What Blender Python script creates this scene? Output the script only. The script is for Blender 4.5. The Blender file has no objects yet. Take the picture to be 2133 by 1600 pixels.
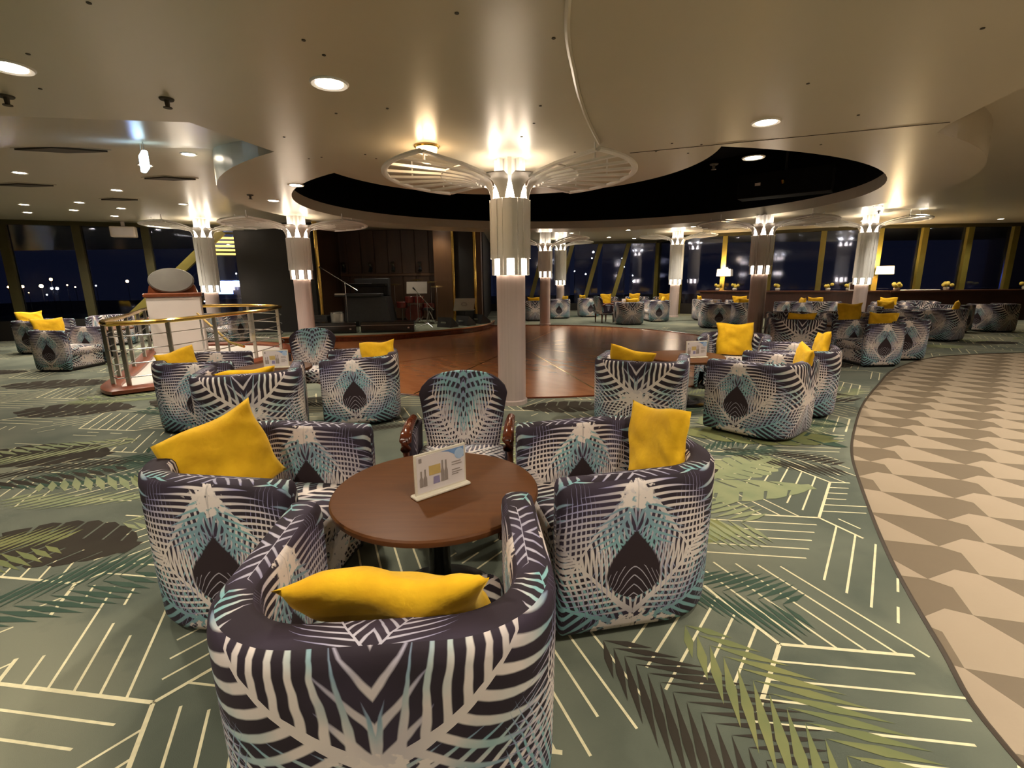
import bpy, bmesh, math, random
from mathutils import Vector, Matrix
from mathutils.geometry import delaunay_2d_cdt
random.seed(7)
PI = math.pi
S = bpy.context.scene
COL = S.collection
# ------------------------------------------------------------------ camera, world, exposure
cam = bpy.data.cameras.new('camera'); camo = bpy.data.objects.new('camera', cam); COL.objects.link(camo)
cam.lens = 36 * 1000 / 2133; cam.clip_start = .05; cam.clip_end = 800
PITCH = math.atan(218 / 1000); ROLL = .0114
camo.matrix_world = Matrix.Translation((0, 0, 1.55)) @ Matrix.Rotation(PI / 2 - PITCH, 4, 'X') @ Matrix.Rotation(-ROLL, 4, 'Z')
S.camera = camo
w = bpy.data.worlds.new('night_sky'); S.world = w; w.use_nodes = True
w.node_tree.nodes['Background'].inputs[0].default_value = (.020, .026, .065, 1)
w.node_tree.nodes['Background'].inputs[1].default_value = .055
S.view_settings.view_transform = 'Standard'; S.view_settings.look = 'None'
S.view_settings.gamma = 1; S.view_settings.use_curve_mapping = False
S.view_settings.exposure = 2.18
cy = S.cycles
cy.max_bounces = 5; cy.diffuse_bounces = 3; cy.glossy_bounces = 3; cy.transmission_bounces = 2; cy.transparent_max_bounces = 6
cy.caustics_reflective = False; cy.caustics_refractive = False; cy.adaptive_threshold = .03
CROWN_W = 0.75      # watts of one of the four up-lamps in a column crown
DOWN_W = 36.0      # watts of one ceiling downlight
CORE = 4.5        # glow of the lit openings in the columns

# ------------------------------------------------------------------ node helpers
class V:
    def __init__(s, nt, sock): s.nt, s.k = nt, sock
    def _m(s, op, b=None, c=None):
        n = s.nt.nodes.new('ShaderNodeMath'); n.operation = op
        for i, x in enumerate((s, b, c)):
            if x is None: continue
            if isinstance(x, V): s.nt.links.new(x.k, n.inputs[i])
            else: n.inputs[i].default_value = x
        return V(s.nt, n.outputs[0])
    def __add__(s, o): return s._m('ADD', o)
    __radd__ = __add__
    def __sub__(s, o): return s._m('SUBTRACT', o)
    def __rsub__(s, o): return (s * -1.0) + o
    def __mul__(s, o): return s._m('MULTIPLY', o)
    __rmul__ = __mul__
    def __truediv__(s, o): return s._m('DIVIDE', o)
    def abs(s): return s._m('ABSOLUTE')
    def sign(s): return s._m('SIGN')
    def sin(s): return s._m('SINE')
    def fract(s): return s._m('FRACT')
    def pow(s, e): return s._m('POWER', e)
    def max(s, o): return s._m('MAXIMUM', o)
    def min(s, o): return s._m('MINIMUM', o)
    def gt(s, o): return s._m('GREATER_THAN', o)
    def lt(s, o): return s._m('LESS_THAN', o)
    def pp(s, o): return s._m('PINGPONG', o)
    def ramp(s, a, b, c=0., d=1.):
        n = s.nt.nodes.new('ShaderNodeMapRange'); s.nt.links.new(s.k, n.inputs[0])
        for i, x in enumerate((a, b, c, d)): n.inputs[i + 1].default_value = x
        return V(s.nt, n.outputs[0])

def new_mat(name, col=(.5, .5, .5), rough=.6, metal=0., spec=.5):
    m = bpy.data.materials.new(name); m.use_nodes = True
    b = m.node_tree.nodes['Principled BSDF']
    b.inputs['Base Color'].default_value = (*col, 1); b.inputs['Roughness'].default_value = rough
    b.inputs['Metallic'].default_value = metal; b.inputs['Specular IOR Level'].default_value = spec
    return m, m.node_tree, b
def noise(nt, scale, detail=3, vec=None, rough=.5):
    n = nt.nodes.new('ShaderNodeTexNoise'); n.inputs['Scale'].default_value = scale
    n.inputs['Detail'].default_value = detail; n.inputs['Roughness'].default_value = rough
    if vec is not None: nt.links.new(vec, n.inputs['Vector'])
    return V(nt, n.outputs[0])
def mixc(nt, f, a, b):
    n = nt.nodes.new('ShaderNodeMix'); n.data_type = 'RGBA'
    if isinstance(f, V): nt.links.new(f.k, n.inputs[0])
    else: n.inputs[0].default_value = f
    for i, x in ((6, a), (7, b)):
        if isinstance(x, tuple): n.inputs[i].default_value = (*x, 1)
        else: nt.links.new(x, n.inputs[i])
    return n.outputs[2]
def coords(nt, kind='Object'):
    return nt.nodes.new('ShaderNodeTexCoord').outputs[kind]
def sep(nt, vec):
    n = nt.nodes.new('ShaderNodeSeparateXYZ'); nt.links.new(vec, n.inputs[0])
    return V(nt, n.outputs[0]), V(nt, n.outputs[1]), V(nt, n.outputs[2])
def bump(nt, bs, h, strength=.2, dist=.01):
    n = nt.nodes.new('ShaderNodeBump'); n.inputs['Strength'].default_value = strength; n.inputs['Distance'].default_value = dist
    nt.links.new(h.k, n.inputs['Height']); nt.links.new(n.outputs[0], bs.inputs['Normal'])
def mottled(name, c1, c2, scale, rough, metal=0., spec=.5, bstr=0., bscale=None, lo=.35, hi=.65):
    m, nt, b = new_mat(name, c1, rough, metal, spec)
    co = coords(nt)
    f = noise(nt, scale, 4, co).ramp(lo, hi)
    nt.links.new(mixc(nt, f, c1, c2), b.inputs['Base Color'])
    if bstr: bump(nt, b, noise(nt, bscale or scale * 8, 3, co), bstr)
    return m
def emit(name, col, strength):
    m, nt, b = new_mat(name, col, .5)
    b.inputs['Emission Color'].default_value = (*col, 1); b.inputs['Emission Strength'].default_value = strength
    return m

# ------------------------------------------------------------------ palm print
CREAM = (.72, .62, .57); TEAL = (.22, .42, .43); LAV = (.27, .25, .42); DARK = (.026, .017, .024); GREY = (.48, .44, .50)
def frond(nt, X, Y, ox, oy, ang, L, w, n, cot, bend, k, th=.7, rw=.012):
    ca, sa = math.cos(math.radians(ang)), math.sin(math.radians(ang))
    dx, dy = X - ox, Y - oy
    s = dx * ca + dy * sa
    t = dy * ca - dx * sa - (s * s) * k
    at = t.abs()
    q = s - at * cot - (at * at) * bend
    qn = q / L
    Wd = ((qn * .9 + .07).max(0).min(1) * PI).sin().max(.001).pow(.55) * w
    r = at / Wd
    d = ((q * n + t.sign() * .23).fract() - .5).abs() * 2.
    lim = (1. - r * r) * th
    m = (lim - d).ramp(-.06, .10) * qn.gt(0.) * qn.lt(1.) * r.lt(1.)
    sn = s / L
    rach = at.lt((1. - sn) * rw + .002) * sn.gt(0.) * sn.lt(1.)
    return m.max(rach), r, qn
def palm(name, layers, motif=True):
    m, nt, b = new_mat(name, DARK, .75, 0, .25)
    uv = nt.nodes.new('ShaderNodeUVMap').outputs[0]
    U, Vv, _ = sep(nt, uv)
    nz = noise(nt, 5.0, 2, uv)
    nz2 = noise(nt, 2.2, 1, uv)
    nz3 = noise(nt, 26.0, 2, uv)
    u = U.abs().pp(1.)
    wob = (nz - .5) * .03
    xb = u * .82 + wob; xs = (1. - u) * .82 + wob
    Y = Vv * .75 + (nz2 - .5) * .03
    col = mixc(nt, nz2.ramp(.42, .75), DARK, (.05, .035, .06))
    def blob(x, y0, rx, ry, c):
        dx, dy = x / rx, (Y - y0) / ry
        return mixc(nt, (dx * dx + dy * dy + (nz3 - .5) * 3.6).ramp(.62, .38), col, c)
    for (mo, mir, args, c0, c1, cmix) in layers:
        if mo == 'blob':
            col = blob(xb if mir == 'b' else xs, *args[1:], c0); continue
        if mo == 'tear':       # dark teardrop with thin nested arcs
            x = xs.abs(); yy = Y - .20
            wd = ((yy / .33).max(0).min(1).pow(.62) * PI).sin().max(0) * .125
            ins = (wd - x).ramp(-.004, .006)
            col = mixc(nt, ins, col, (.030, .018, .022))
            arc = ((yy + x * x * 9. + x * .55) * 24.).fract()
            lines = (arc - .5).abs().lt(.07) * ins * (yy + x * .5).lt(.17)
            col = mixc(nt, lines * .8, col, GREY); continue
        X = xb if mo == 'b' else xs
        if mir: X = X * -1.
        mk, r, qn = frond(nt, X, Y, *args)
        cc = mixc(nt, (r * cmix + (nz - .5) * 1.2).ramp(.25, .95), c0, c1)
        cc = mixc(nt, r.ramp(.55, 1.0, 0, .75), cc, LAV)
        cc = mixc(nt, nz2.ramp(.45, .75, 0, .55), cc, (.20, .19, .30))
        col = mixc(nt, mk, col, cc)
    nt.links.new(col, b.inputs['Base Color'])
    bump(nt, b, noise(nt, 900, 1, coords(nt)), .08, .002)
    return m
SIDE = [  # motif, mirrored copy, (ox, oy, angle, length, width, leaflets per m, slant, bend, curve, thickness, rachis)
    ('b', False, (.0, .34, -75, .42, .20, 28, .9, .5, .10, .40), GREY, LAV, .8),
    ('b', True,  (.0, .36, -58, .42, .24, 26, .9, .5, .10, .40), CREAM, TEAL, .8),
    ('b', False, (.0, .38, -40, .46, .22, 26, .9, .6, -.10, .42), CREAM, TEAL, 1.0),
    ('b', False, (.0, .39, -8, .44, .24, 20, .9, .6, -.20, .42), CREAM, TEAL, 1.2),
    ('b', True,  (-.03, .45, 28, .46, .34, 15, -.25, .2, .5, .40, .012), CREAM, GREY, .8),
    ('b', False, (-.02, .42, 26, .56, .30, 15, .60, .7, .55, .46, .020), CREAM, TEAL, 1.2),
    ('blob', 'b', (0., .40, .20, .075), CREAM, None, 0),
    ('s', False, (.12, .60, -112, .40, .22, 28, 1.0, .5, .5, .40, .006), TEAL, LAV, 1.0),
    ('s', False, (.02, .08, 12, .48, .26, 22, .8, .5, .40, .46), TEAL, TEAL, 1.2),
    ('s', False, (.0, .13, 38, .50, .25, 27, .9, .9, .35, .44), CREAM, LAV, 1.0),
    ('s', True,  (.0, .13, 44, .34, .20, 28, .9, .5, .35, .38), CREAM, TEAL, .8),
    ('s', False, (.0, .74, -46, .52, .26, 27, .8, .9, -.30, .44), CREAM, LAV, 1.0),
    ('s', True,  (.0, .76, -46, .36, .22, 26, .8, .5, -.3, .38), CREAM, TEAL, .9),
    ('s', False, (.0, .70, -62, .26, .14, 26, 1.0, .4, -.4, .50), TEAL, TEAL, 1.1),
    ('blob', 's', (0., .68, .10, .075), CREAM, None, 0),
    ('blob', 's', (0., .06, .22, .075), CREAM, None, 0),
    ('tear', None, None, None, None, 0),
]
TOPL = [
    ('b', False, (-.02, .30, 60, .26, .14, 24, .9, 1.5, .4, .32, .003), GREY, LAV, 1.0),
    ('b', False, (.40, .30, 30, .22, .16, 20, .6, 1.0, .3, .42, .003), TEAL, CREAM, 1.2),
    ('s', False, (-.22, .50, -8, .40, .18, 18, .5, 1.2, .2, .30, .003), GREY, LAV, 1.1),
]
BERG = [
    ('b', False, (.0, .26, 84, .60, .30, 13, .35, -.2, .0, .46, .004), TEAL, LAV, 1.2),
    ('b', False, (.0, .22, 58, .56, .22, 17, .5, .2, .2, .50), TEAL, LAV, 1.1),
    ('b', False, (.0, .14, 36, .52, .24, 20, .6, .2, .5, .50), CREAM, TEAL, 1.1),
    ('b', True,  (.0, .02, 58, .46, .26, 24, .8, .3, .1, .46), CREAM, CREAM, .6),
    ('b', False, (.0, -.02, 50, .46, .28, 24, .8, .3, .2, .46), CREAM, CREAM, .6),
    ('b', False, (.0, -.12, 22, .50, .30, 24, .8, .3, .2, .55), CREAM, CREAM, .6),
    ('blob', 'b', (0., .02, .30, .10), CREAM, None, 0),
]
M = {}
M['palm'] = palm('palm_print_fabric', SIDE)
M['palm_top'] = palm('palm_print_top', TOPL)
M['palm_fan'] = palm('palm_print_fan', BERG)

# ------------------------------------------------------------------ plain materials
def brushed(name, c1, c2, rough, scale, spec=.5, metal=0.):
    m, nt, b = new_mat(name, c1, rough, metal, spec)
    mp = nt.nodes.new('ShaderNodeMapping'); nt.links.new(coords(nt), mp.inputs[0]); mp.inputs['Scale'].default_value = scale
    f = noise(nt, 1.0, 5, mp.outputs[0], .6).ramp(.3, .7)
    nt.links.new(mixc(nt, f, c1, c2), b.inputs['Base Color'])
    return m
M['velvet'] = mottled('mustard_velvet', (.82, .47, .014), (.68, .36, .009), 9, .8, 0, .2, .25, 40)
b = M['velvet'].node_tree.nodes['Principled BSDF']; b.inputs['Sheen Weight'].default_value = .25; b.inputs['Sheen Tint'].default_value = (1, .8, .3, 1)
M['plinth'] = mottled('black_plinth', (.012, .010, .010), (.02, .018, .018), 20, .7)
M['tabletop'] = brushed('walnut_veneer', (.112, .040, .011), (.088, .031, .009), .45, (3, 40, 3))
M['tableblack'] = mottled('black_lacquer', (.008, .008, .009), (.012, .012, .012), 20, .25)
M['tabletop'].node_tree.nodes['Principled BSDF'].inputs['Specular IOR Level'].default_value = .16
M['mahogany'] = brushed('polished_mahogany', (.13, .026, .008), (.07, .014, .005), .18, (10, 60, 10))
M['ceiling'] = mottled('ceiling_paint', (.53, .485, .385), (.55, .50, .40), .7, .30, 0, .5, .03, 3)
M['soffit'] = mottled('soffit_paint', (.53, .485, .385), (.55, .50, .40), .8, .30, 0, .5, .03, 3)
M['black'] = mottled('recess_black', (.004, .004, .004), (.006, .006, .006), 5, .9, 0, .1)
M['colwhite'] = mottled('column_white', (.80, .78, .76), (.76, .74, .72), 3, .40, 0, .4)
M['shaft'] = brushed('column_shaft', (.60, .48, .45), (.53, .42, .39), .34, (30, 30, .4), .5, .25)
M['core'] = emit('column_lamp_glow', (1, .84, .66), CORE)
M['downlens'] = emit('downlight_lens', (1, .86, .66), 14)
M['chrome'] = mottled('brushed_chrome', (.55, .55, .55), (.6, .6, .6), 8, .25, 1.)
M['brass'] = mottled('polished_brass', (.72, .48, .13), (.66, .42, .10), 8, .18, 1.)
M['steel'] = mottled('rail_steel', (.55, .52, .46), (.5, .47, .42), 8, .3, .9)
M['terracotta'] = mottled('terracotta_curb', (.22, .055, .022), (.18, .042, .018), 4, .35)
M['white'] = mottled('white_panel', (.70, .62, .57), (.67, .59, .54), 2, .5)
M['podwood'] = brushed('podium_wood', (.20, .055, .02), (.14, .036, .013), .25, (8, 30, 8))
M['mirror'] = mottled('grey_dial', (.23, .21, .19), (.26, .24, .21), 3, .12, .3)
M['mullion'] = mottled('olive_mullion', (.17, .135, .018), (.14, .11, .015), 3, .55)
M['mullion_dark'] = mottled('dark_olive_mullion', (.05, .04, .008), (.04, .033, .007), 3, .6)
M['wallwood'] = brushed('stage_wood', (.062, .028, .013), (.040, .018, .008), .45, (6, 6, .7))
M['wallwood2'] = brushed('stage_pilaster_wood', (.11, .052, .019), (.085, .039, .015), .4, (9, 9, .7))
M['darkwall'] = mottled('dark_wall', (.007, .005, .004), (.010, .007, .005), 2, .6)
M['counter'] = brushed('dark_counter_wood', (.055, .022, .016), (.035, .014, .011), .35, (2, 30, 3))
M['countertop'] = mottled('counter_top', (.09, .035, .022), (.07, .028, .018), 4, .25)
M['wallback'] = mottled('beige_wall', (.35, .30, .23), (.37, .31, .24), 1.5, .7)
M['copper'] = mottled('copper_edge', (.42, .18, .08), (.36, .15, .07), 5, .3, .8)
M['stagetop'] = mottled('stage_carpet', (.30, .32, .22), (.20, .22, .15), 3, .9)
M['equip'] = mottled('black_equipment', (.010, .010, .011), (.016, .016, .017), 12, .5)
M['equip_gloss'] = mottled('black_gloss', (.006, .006, .006), (.009, .009, .009), 6, .15)
M['paper'] = mottled('paper_sheet', (.62, .58, .52), (.58, .54, .48), 5, .7)
M['silver'] = mottled('silver_bin', (.55, .53, .50), (.50, .48, .45), 5, .3, .7)
M['drumred'] = mottled('red_drum_shell', (.14, .02, .015), (.11, .016, .012), 5, .25)
M['cymbal'] = mottled('cymbal_brass', (.62, .45, .18), (.56, .40, .15), 10, .25, 1.)
M['shade'] = emit('lamp_shade', (1, .72, .38), .9)
M['tile_light'] = mottled('tile_light', (.37, .285, .205), (.34, .262, .185), 1.3, .55, 0, .35, .05, 60)
M['tile_dark'] = mottled('tile_dark', (.175, .130, .085), (.155, .116, .076), 1.3, .55, 0, .35, .05, 60)
M['edge'] = mottled('edge_trim', (.06, .04, .025), (.05, .033, .02), 6, .5)
M['line'] = mottled('carpet_line', (.78, .70, .46), (.68, .61, .40), 30, .95, 0, .1)
M['monstera'] = mottled('carpet_dark_leaf', (.040, .032, .026), (.05, .042, .032), 3, .95, 0, .1)
M['olive'] = mottled('carpet_olive_leaf', (.22, .22, .09), (.16, .18, .08), 4, .95, 0, .1)
M['paleleaf'] = mottled('carpet_pale_leaf', (.30, .31, .17), (.22, .25, .14), 3, .95, 0, .1)
M['deepleaf'] = mottled('carpet_deep_green_leaf', (.045, .075, .055), (.06, .095, .07), 4, .95, 0, .1)
M['city_o'] = emit('orange_city_lamp', (1, .50, .14), 30)
M['city_w'] = emit('white_city_lamp', (.95, .95, 1), 30)
M['city_b'] = emit('blue_shed_wall_glow', (.25, .42, 1), 3.0)  # floodlighting on the shed wall, put in as the wall's own glow
M['hill'] = mottled('dark_shore', (.006, .005, .008), (.009, .008, .012), .05, .9)
M['exitglow'] = emit('exit_sign_glow', (.55, .85, 1), 1.8)
M['exitblue'] = emit('exit_sign_blue', (.12, .30, 1), 3)
M['slat'] = emit('blind_slat_glow', (.85, .55, .10), .7)  # a blind is no lamp: its lit look is painted in as emission
M['vent'] = mottled('vent_dark', (.05, .042, .032), (.06, .05, .038), 4, .7)
M['acrylic'] = mottled('acrylic_edge', (.62, .56, .46), (.66, .60, .50), 6, .12)
M['card'] = mottled('card_white', (.66, .60, .60), (.64, .58, .58), 3, .4)
M['p_blue'] = mottled('print_blue', (.14, .26, .52), (.18, .32, .58), 20, .4)
M['p_lblue'] = mottled('print_light_blue', (.35, .48, .66), (.40, .52, .70), 20, .4)
M['p_gold'] = mottled('print_gold', (.55, .40, .15), (.50, .36, .13), 20, .4)
M['p_grey'] = mottled('print_grey', (.30, .25, .23), (.26, .22, .20), 20, .4)
M['p_violet'] = mottled('print_violet', (.28, .25, .42), (.24, .21, .36), 20, .4)
M['flower'] = mottled('yellow_flower', (.62, .45, .08), (.5, .4, .06), 30, .8)
M['leafg'] = mottled('green_leaf', (.08, .14, .03), (.10, .16, .04), 30, .8)

def carpet_mat():
    m, nt, b = new_mat('carpet', (.1, .13, .1), .95, 0, .1)
    co = coords(nt)
    n1 = noise(nt, 1.1, 3, co); n2 = noise(nt, 3.3, 4, co); n3 = noise(nt, .45, 2, co)
    c = mixc(nt, n1.ramp(.38, .62), (.092, .104, .080), (.152, .162, .122))
    c = mixc(nt, n3.ramp(.52, .68), c, (.24, .235, .165))
    c = mixc(nt, n2.ramp(.55, .72, 0, .55), c, (.068, .083, .066))
    nt.links.new(c, b.inputs['Base Color'])
    bump(nt, b, noise(nt, 260, 2, co), .3, .004)
    b.inputs['Sheen Weight'].default_value = .12
    return m
M['carpet'] = carpet_mat()
def dance_mat():
    m, nt, b = new_mat('parquet', (.2, .07, .03), .22)
    co = coords(nt)
    mp = nt.nodes.new('ShaderNodeMapping'); nt.links.new(co, mp.inputs[0]); mp.inputs['Scale'].default_value = (3, 40, 1); mp.inputs['Rotation'].default_value = (0, 0, .6)
    g = noise(nt, 1, 4, mp.outputs[0]).ramp(.3, .7)
    X, Y, Z = sep(nt, co)
    a = (X * .825 + Y * .565); bb = (Y * .825 - X * .565)
    row = (a / .12)
    rn = nt.nodes.new('ShaderNodeTexWhiteNoise'); rn.noise_dimensions = '2D'
    cb = nt.nodes.new('ShaderNodeCombineXYZ')
    nt.links.new(row._m('FLOOR').k, cb.inputs[0]); nt.links.new((bb / .6 + row._m('FLOOR') * .37)._m('FLOOR').k, cb.inputs[1])
    nt.links.new(cb.outputs[0], rn.inputs['Vector'])
    c = mixc(nt, g, (.36, .125, .045), (.27, .090, .032))
    c = mixc(nt, V(nt, rn.outputs[0]) * .5, c, (.40, .165, .062))
    nt.links.new(c, b.inputs['Base Color'])
    return m
M['parquet'] = dance_mat()
def glass_mat():
    m = bpy.data.materials.new('window_glass'); m.use_nodes = True; nt = m.node_tree
    nt.nodes.remove(nt.nodes['Principled BSDF'])
    t = nt.nodes.new('ShaderNodeBsdfTransparent'); t.inputs[0].default_value = (.75, .78, .85, 1)
    g = nt.nodes.new('ShaderNodeBsdfGlossy'); g.inputs['Roughness'].default_value = .06; g.inputs[0].default_value = (.6, .65, .85, 1)
    fr = nt.nodes.new('ShaderNodeFresnel'); fr.inputs[0].default_value = 1.5
    f = V(nt, fr.outputs[0]) * .9 + .05
    mx = nt.nodes.new('ShaderNodeMixShader'); nt.links.new(f.k, mx.inputs[0])
    nt.links.new(t.outputs[0], mx.inputs[1]); nt.links.new(g.outputs[0], mx.inputs[2])
    nt.links.new(mx.outputs[0], nt.nodes['Material Output'].inputs[0])
    return m
M['glass'] = glass_mat()
M['bulb'] = emit('crown_bulb_glow', (1, .84, .66), CORE)
for k in ('downlens', 'bulb', 'city_o', 'city_w', 'slat'): M[k].cycles.emission_sampling = 'NONE'

# ------------------------------------------------------------------ mesh helpers
class MB:
    def __init__(s): s.v = []; s.f = []; s.mi = []; s.uv = {}
    def add(s, vs, fs, mi=0, T=None):
        o = len(s.v)
        s.v += [tuple(T @ Vector(p)) if T is not None else tuple(p) for p in vs]
        for f in fs: s.f.append(tuple(i + o for i in f)); s.mi.append(mi)
        return s
    def box(s, a, b, mi=0, T=None):
        x0, y0, z0 = a; x1, y1, z1 = b
        vs = [(x0, y0, z0), (x1, y0, z0), (x1, y1, z0), (x0, y1, z0), (x0, y0, z1), (x1, y0, z1), (x1, y1, z1), (x0, y1, z1)]
        return s.add(vs, [(0, 3, 2, 1), (4, 5, 6, 7), (0, 1, 5, 4), (1, 2, 6, 5), (2, 3, 7, 6), (3, 0, 4, 7)], mi, T)
    def bev(s, a, b, r, mi=0, T=None):      # box with chamfered edges
        (x0, y0, z0), (x1, y1, z1) = a, b
        vs = []; fs = []
        for z, i in ((z0, r), (z0 + r, 0), (z1 - r, 0), (z1, r)):
            X0, X1, Y0, Y1 = x0 + i, x1 - i, y0 + i, y1 - i
            c = r * .9
            vs += [(X0 + c, Y0, z), (X1 - c, Y0, z), (X1, Y0 + c, z), (X1, Y1 - c, z), (X1 - c, Y1, z), (X0 + c, Y1, z), (X0, Y1 - c, z), (X0, Y0 + c, z)]
        for k in range(3):
            for j in range(8): fs.append((k * 8 + j, k * 8 + (j + 1) % 8, k * 8 + 8 + (j + 1) % 8, k * 8 + 8 + j))
        fs += [tuple(range(7, -1, -1)), tuple(range(24, 32))]
        return s.add(vs, fs, mi, T)
    def lathe(s, prof, n=24, mi=0, T=None, cap=True):
        vs = []; fs = []
        for r, z in prof:
            for j in range(n): a = 2 * PI * j / n; vs.append((r * math.cos(a), r * math.sin(a), z))
        for k in range(len(prof) - 1):
            for j in range(n): fs.append((k * n + j, k * n + (j + 1) % n, k * n + n + (j + 1) % n, k * n + n + j))
        if cap:
            fs.append(tuple(range(n - 1, -1, -1))); fs.append(tuple(range((len(prof) - 1) * n, len(prof) * n)))
        return s.add(vs, fs, mi, T)
    def tube(s, pts, r, n=8, closed=False, mi=0, T=None, rz=None):
        vs = []; fs = []; N = len(pts); pts = [Vector(p) for p in pts]
        for i, p in enumerate(pts):
            a = pts[(i - 1) % N] if (closed or i > 0) else p
            c = pts[(i + 1) % N] if (closed or i < N - 1) else p
            t = (c - a).normalized()
            up = Vector((0, 0, 1)) if abs(t.z) < .95 else Vector((0, 1, 0))
            x = t.cross(up).normalized(); y = x.cross(t)
            rr = r[i] if isinstance(r, (list, tuple)) else r
            for j in range(n):
                q = 2 * PI * j / n + PI / n
                vs.append(p + x * (rr * math.cos(q)) + y * ((rz or rr) * math.sin(q)))
        for i in range(N if closed else N - 1):
            k = (i + 1) % N
            for j in range(n): fs.append((i * n + j, i * n + (j + 1) % n, k * n + (j + 1) % n, k * n + j))
        if not closed: fs += [tuple(range(n - 1, -1, -1)), tuple(range((N - 1) * n, N * n))]
        return s.add(vs, fs, mi, T)
    def prism(s, poly, z0, z1, mi=0, T=None):
        n = len(poly)
        ar = sum(poly[i][0] * poly[(i + 1) % n][1] - poly[(i + 1) % n][0] * poly[i][1] for i in range(n))
        if ar < 0: poly = poly[::-1]
        vs = [(x, y, z0) for x, y in poly] + [(x, y, z1) for x, y in poly]
        fs = [tuple(range(n - 1, -1, -1)), tuple(range(n, 2 * n))] + [(i, (i + 1) % n, n + (i + 1) % n, n + i) for i in range(n)]
        return s.add(vs, fs, mi, T)
    def ball(s, c, r, n=10, mi=0, sz=1.):
        prof = [(max(r * math.sin(PI * k / 6), .0005), -r * sz * math.cos(PI * k / 6)) for k in range(7)]
        return s.lathe(prof, n, mi, Matrix.Translation(c))
    def mesh(s, name, mats, smooth=False, angle=.6):
        me = bpy.data.meshes.new(name); me.from_pydata(s.v, [], s.f)
        for m in (mats if isinstance(mats, (list, tuple)) else [mats]): me.materials.append(M[m])
        if any(s.mi): me.polygons.foreach_set('material_index', s.mi)
        if smooth:
            me.polygons.foreach_set('use_smooth', [True] * len(me.polygons))
            try: me.set_sharp_from_angle(angle=angle)
            except Exception: pass
        me.update()
        return me
    def build(s, name, mats, parent=None, smooth=False, angle=.6):
        return link(name, s.mesh(name, mats, smooth, angle), parent)
def link(name, me, parent=None, loc=None, rz=None):
    o = bpy.data.objects.new(name, me); COL.objects.link(o)
    if parent: o.parent = parent
    if loc: o.location = loc
    if rz is not None: o.rotation_euler.z = rz
    return o
def tag(o, label, cat, group=None):
    o['label'] = label; o['category'] = cat
    if group: o['group'] = group
    return o
def thing(name, label, cat, loc=(0, 0, 0), rz=0., group=None):
    o = bpy.data.objects.new(name, None); COL.objects.link(o); o.location = loc; o.rotation_euler.z = rz
    o.empty_display_size = .1
    return tag(o, label, cat, group)
def struct(o, label=None):
    o['kind'] = 'structure'
    if label: o['label'] = label
    return o
R = math.radians
def TR(loc, rz=0., rx=0.): return Matrix.Translation(loc) @ Matrix.Rotation(rz, 4, 'Z') @ Matrix.Rotation(rx, 4, 'X')

# ------------------------------------------------------------------ plan curves
HC, HA, HB = (1.2, 9.6), 5.0, 4.2            # opening in the ceiling
OA, OB = 6.0, 5.2                            # soffit ring around it
NC, NR = (0.0, 6.0), 2.3                     # canopy round the near column
def in_ell(x, y, a, b): return ((x - HC[0]) / a) ** 2 + ((y - HC[1]) / b) ** 2 < 1
def in_hole(x, y): return in_ell(x, y, HA, HB) and (x - NC[0]) ** 2 + (y - NC[1]) ** 2 > NR ** 2
NEAR = [(-24, -7), (3.3, -7), (3.35, 1.5), (3.55, 3.0), (3.81, 3.92), (4.06, 4.86), (4.66, 6.12), (5.3, 7.2), (4.2, 8.2), (-1.5, 8.2), (-2.4, 5.86), (-2.75, 4.52), (-4.2, 4.3), (-9, 4.1), (-24, 4.0)]
def in_poly(x, y, P):
    c = False; n = len(P)
    for i in range(n):
        x0, y0 = P[i]; x1, y1 = P[i - 1]
        if (y0 > y) != (y1 > y) and x < (x1 - x0) * (y - y0) / (y1 - y0) + x0: c = not c
    return c
def circ(c, a, b, n=96): return [(c[0] + a * math.cos(2 * PI * i / n), c[1] + b * math.sin(2 * PI * i / n)) for i in range(n)]
def region(loops, pred, z, flip):
    pts = []; ed = []
    for lp in loops:
        o = len(pts); pts += [Vector(p) for p in lp]; ed += [(o + i, o + (i + 1) % len(lp)) for i in range(len(lp))]
    vs, es, fs, *_ = delaunay_2d_cdt(pts, ed, [], 0, 1e-5)
    out = []; cnt = {}
    for f in fs:
        cx = sum(vs[i].x for i in f) / len(f); cy = sum(vs[i].y for i in f) / len(f)
        if pred(cx, cy):
            a, b_, c = f[:3]
            ccw = (vs[b_].x - vs[a].x) * (vs[c].y - vs[a].y) - (vs[b_].y - vs[a].y) * (vs[c].x - vs[a].x) > 0
            f = list(f) if ccw else list(f)[::-1]
            out.append(f[::-1] if flip else f)
            for i in range(len(f)): cnt[(f[i], f[(i + 1) % len(f)])] = 1
    bd = [e for e in cnt if (e[1], e[0]) not in cnt]
    return [(v.x, v.y, z) for v in vs], out, [((vs[a].x, vs[a].y), (vs[b_].x, vs[b_].y)) for a, b_ in bd]
BIG = [(-26, -7.5), (26, -7.5), (26, 26), (-26, 26)]
ZL, ZH = 2.90, 3.30
# high ceiling with the opening
mb = MB(); vs, fs, bd = region([BIG, circ(HC, HA, HB), circ(NC, NR, NR)], lambda x, y: not in_hole(x, y), ZH, True); mb.add(vs, fs)
struct(mb.build('ceiling', 'ceiling'))
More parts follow.
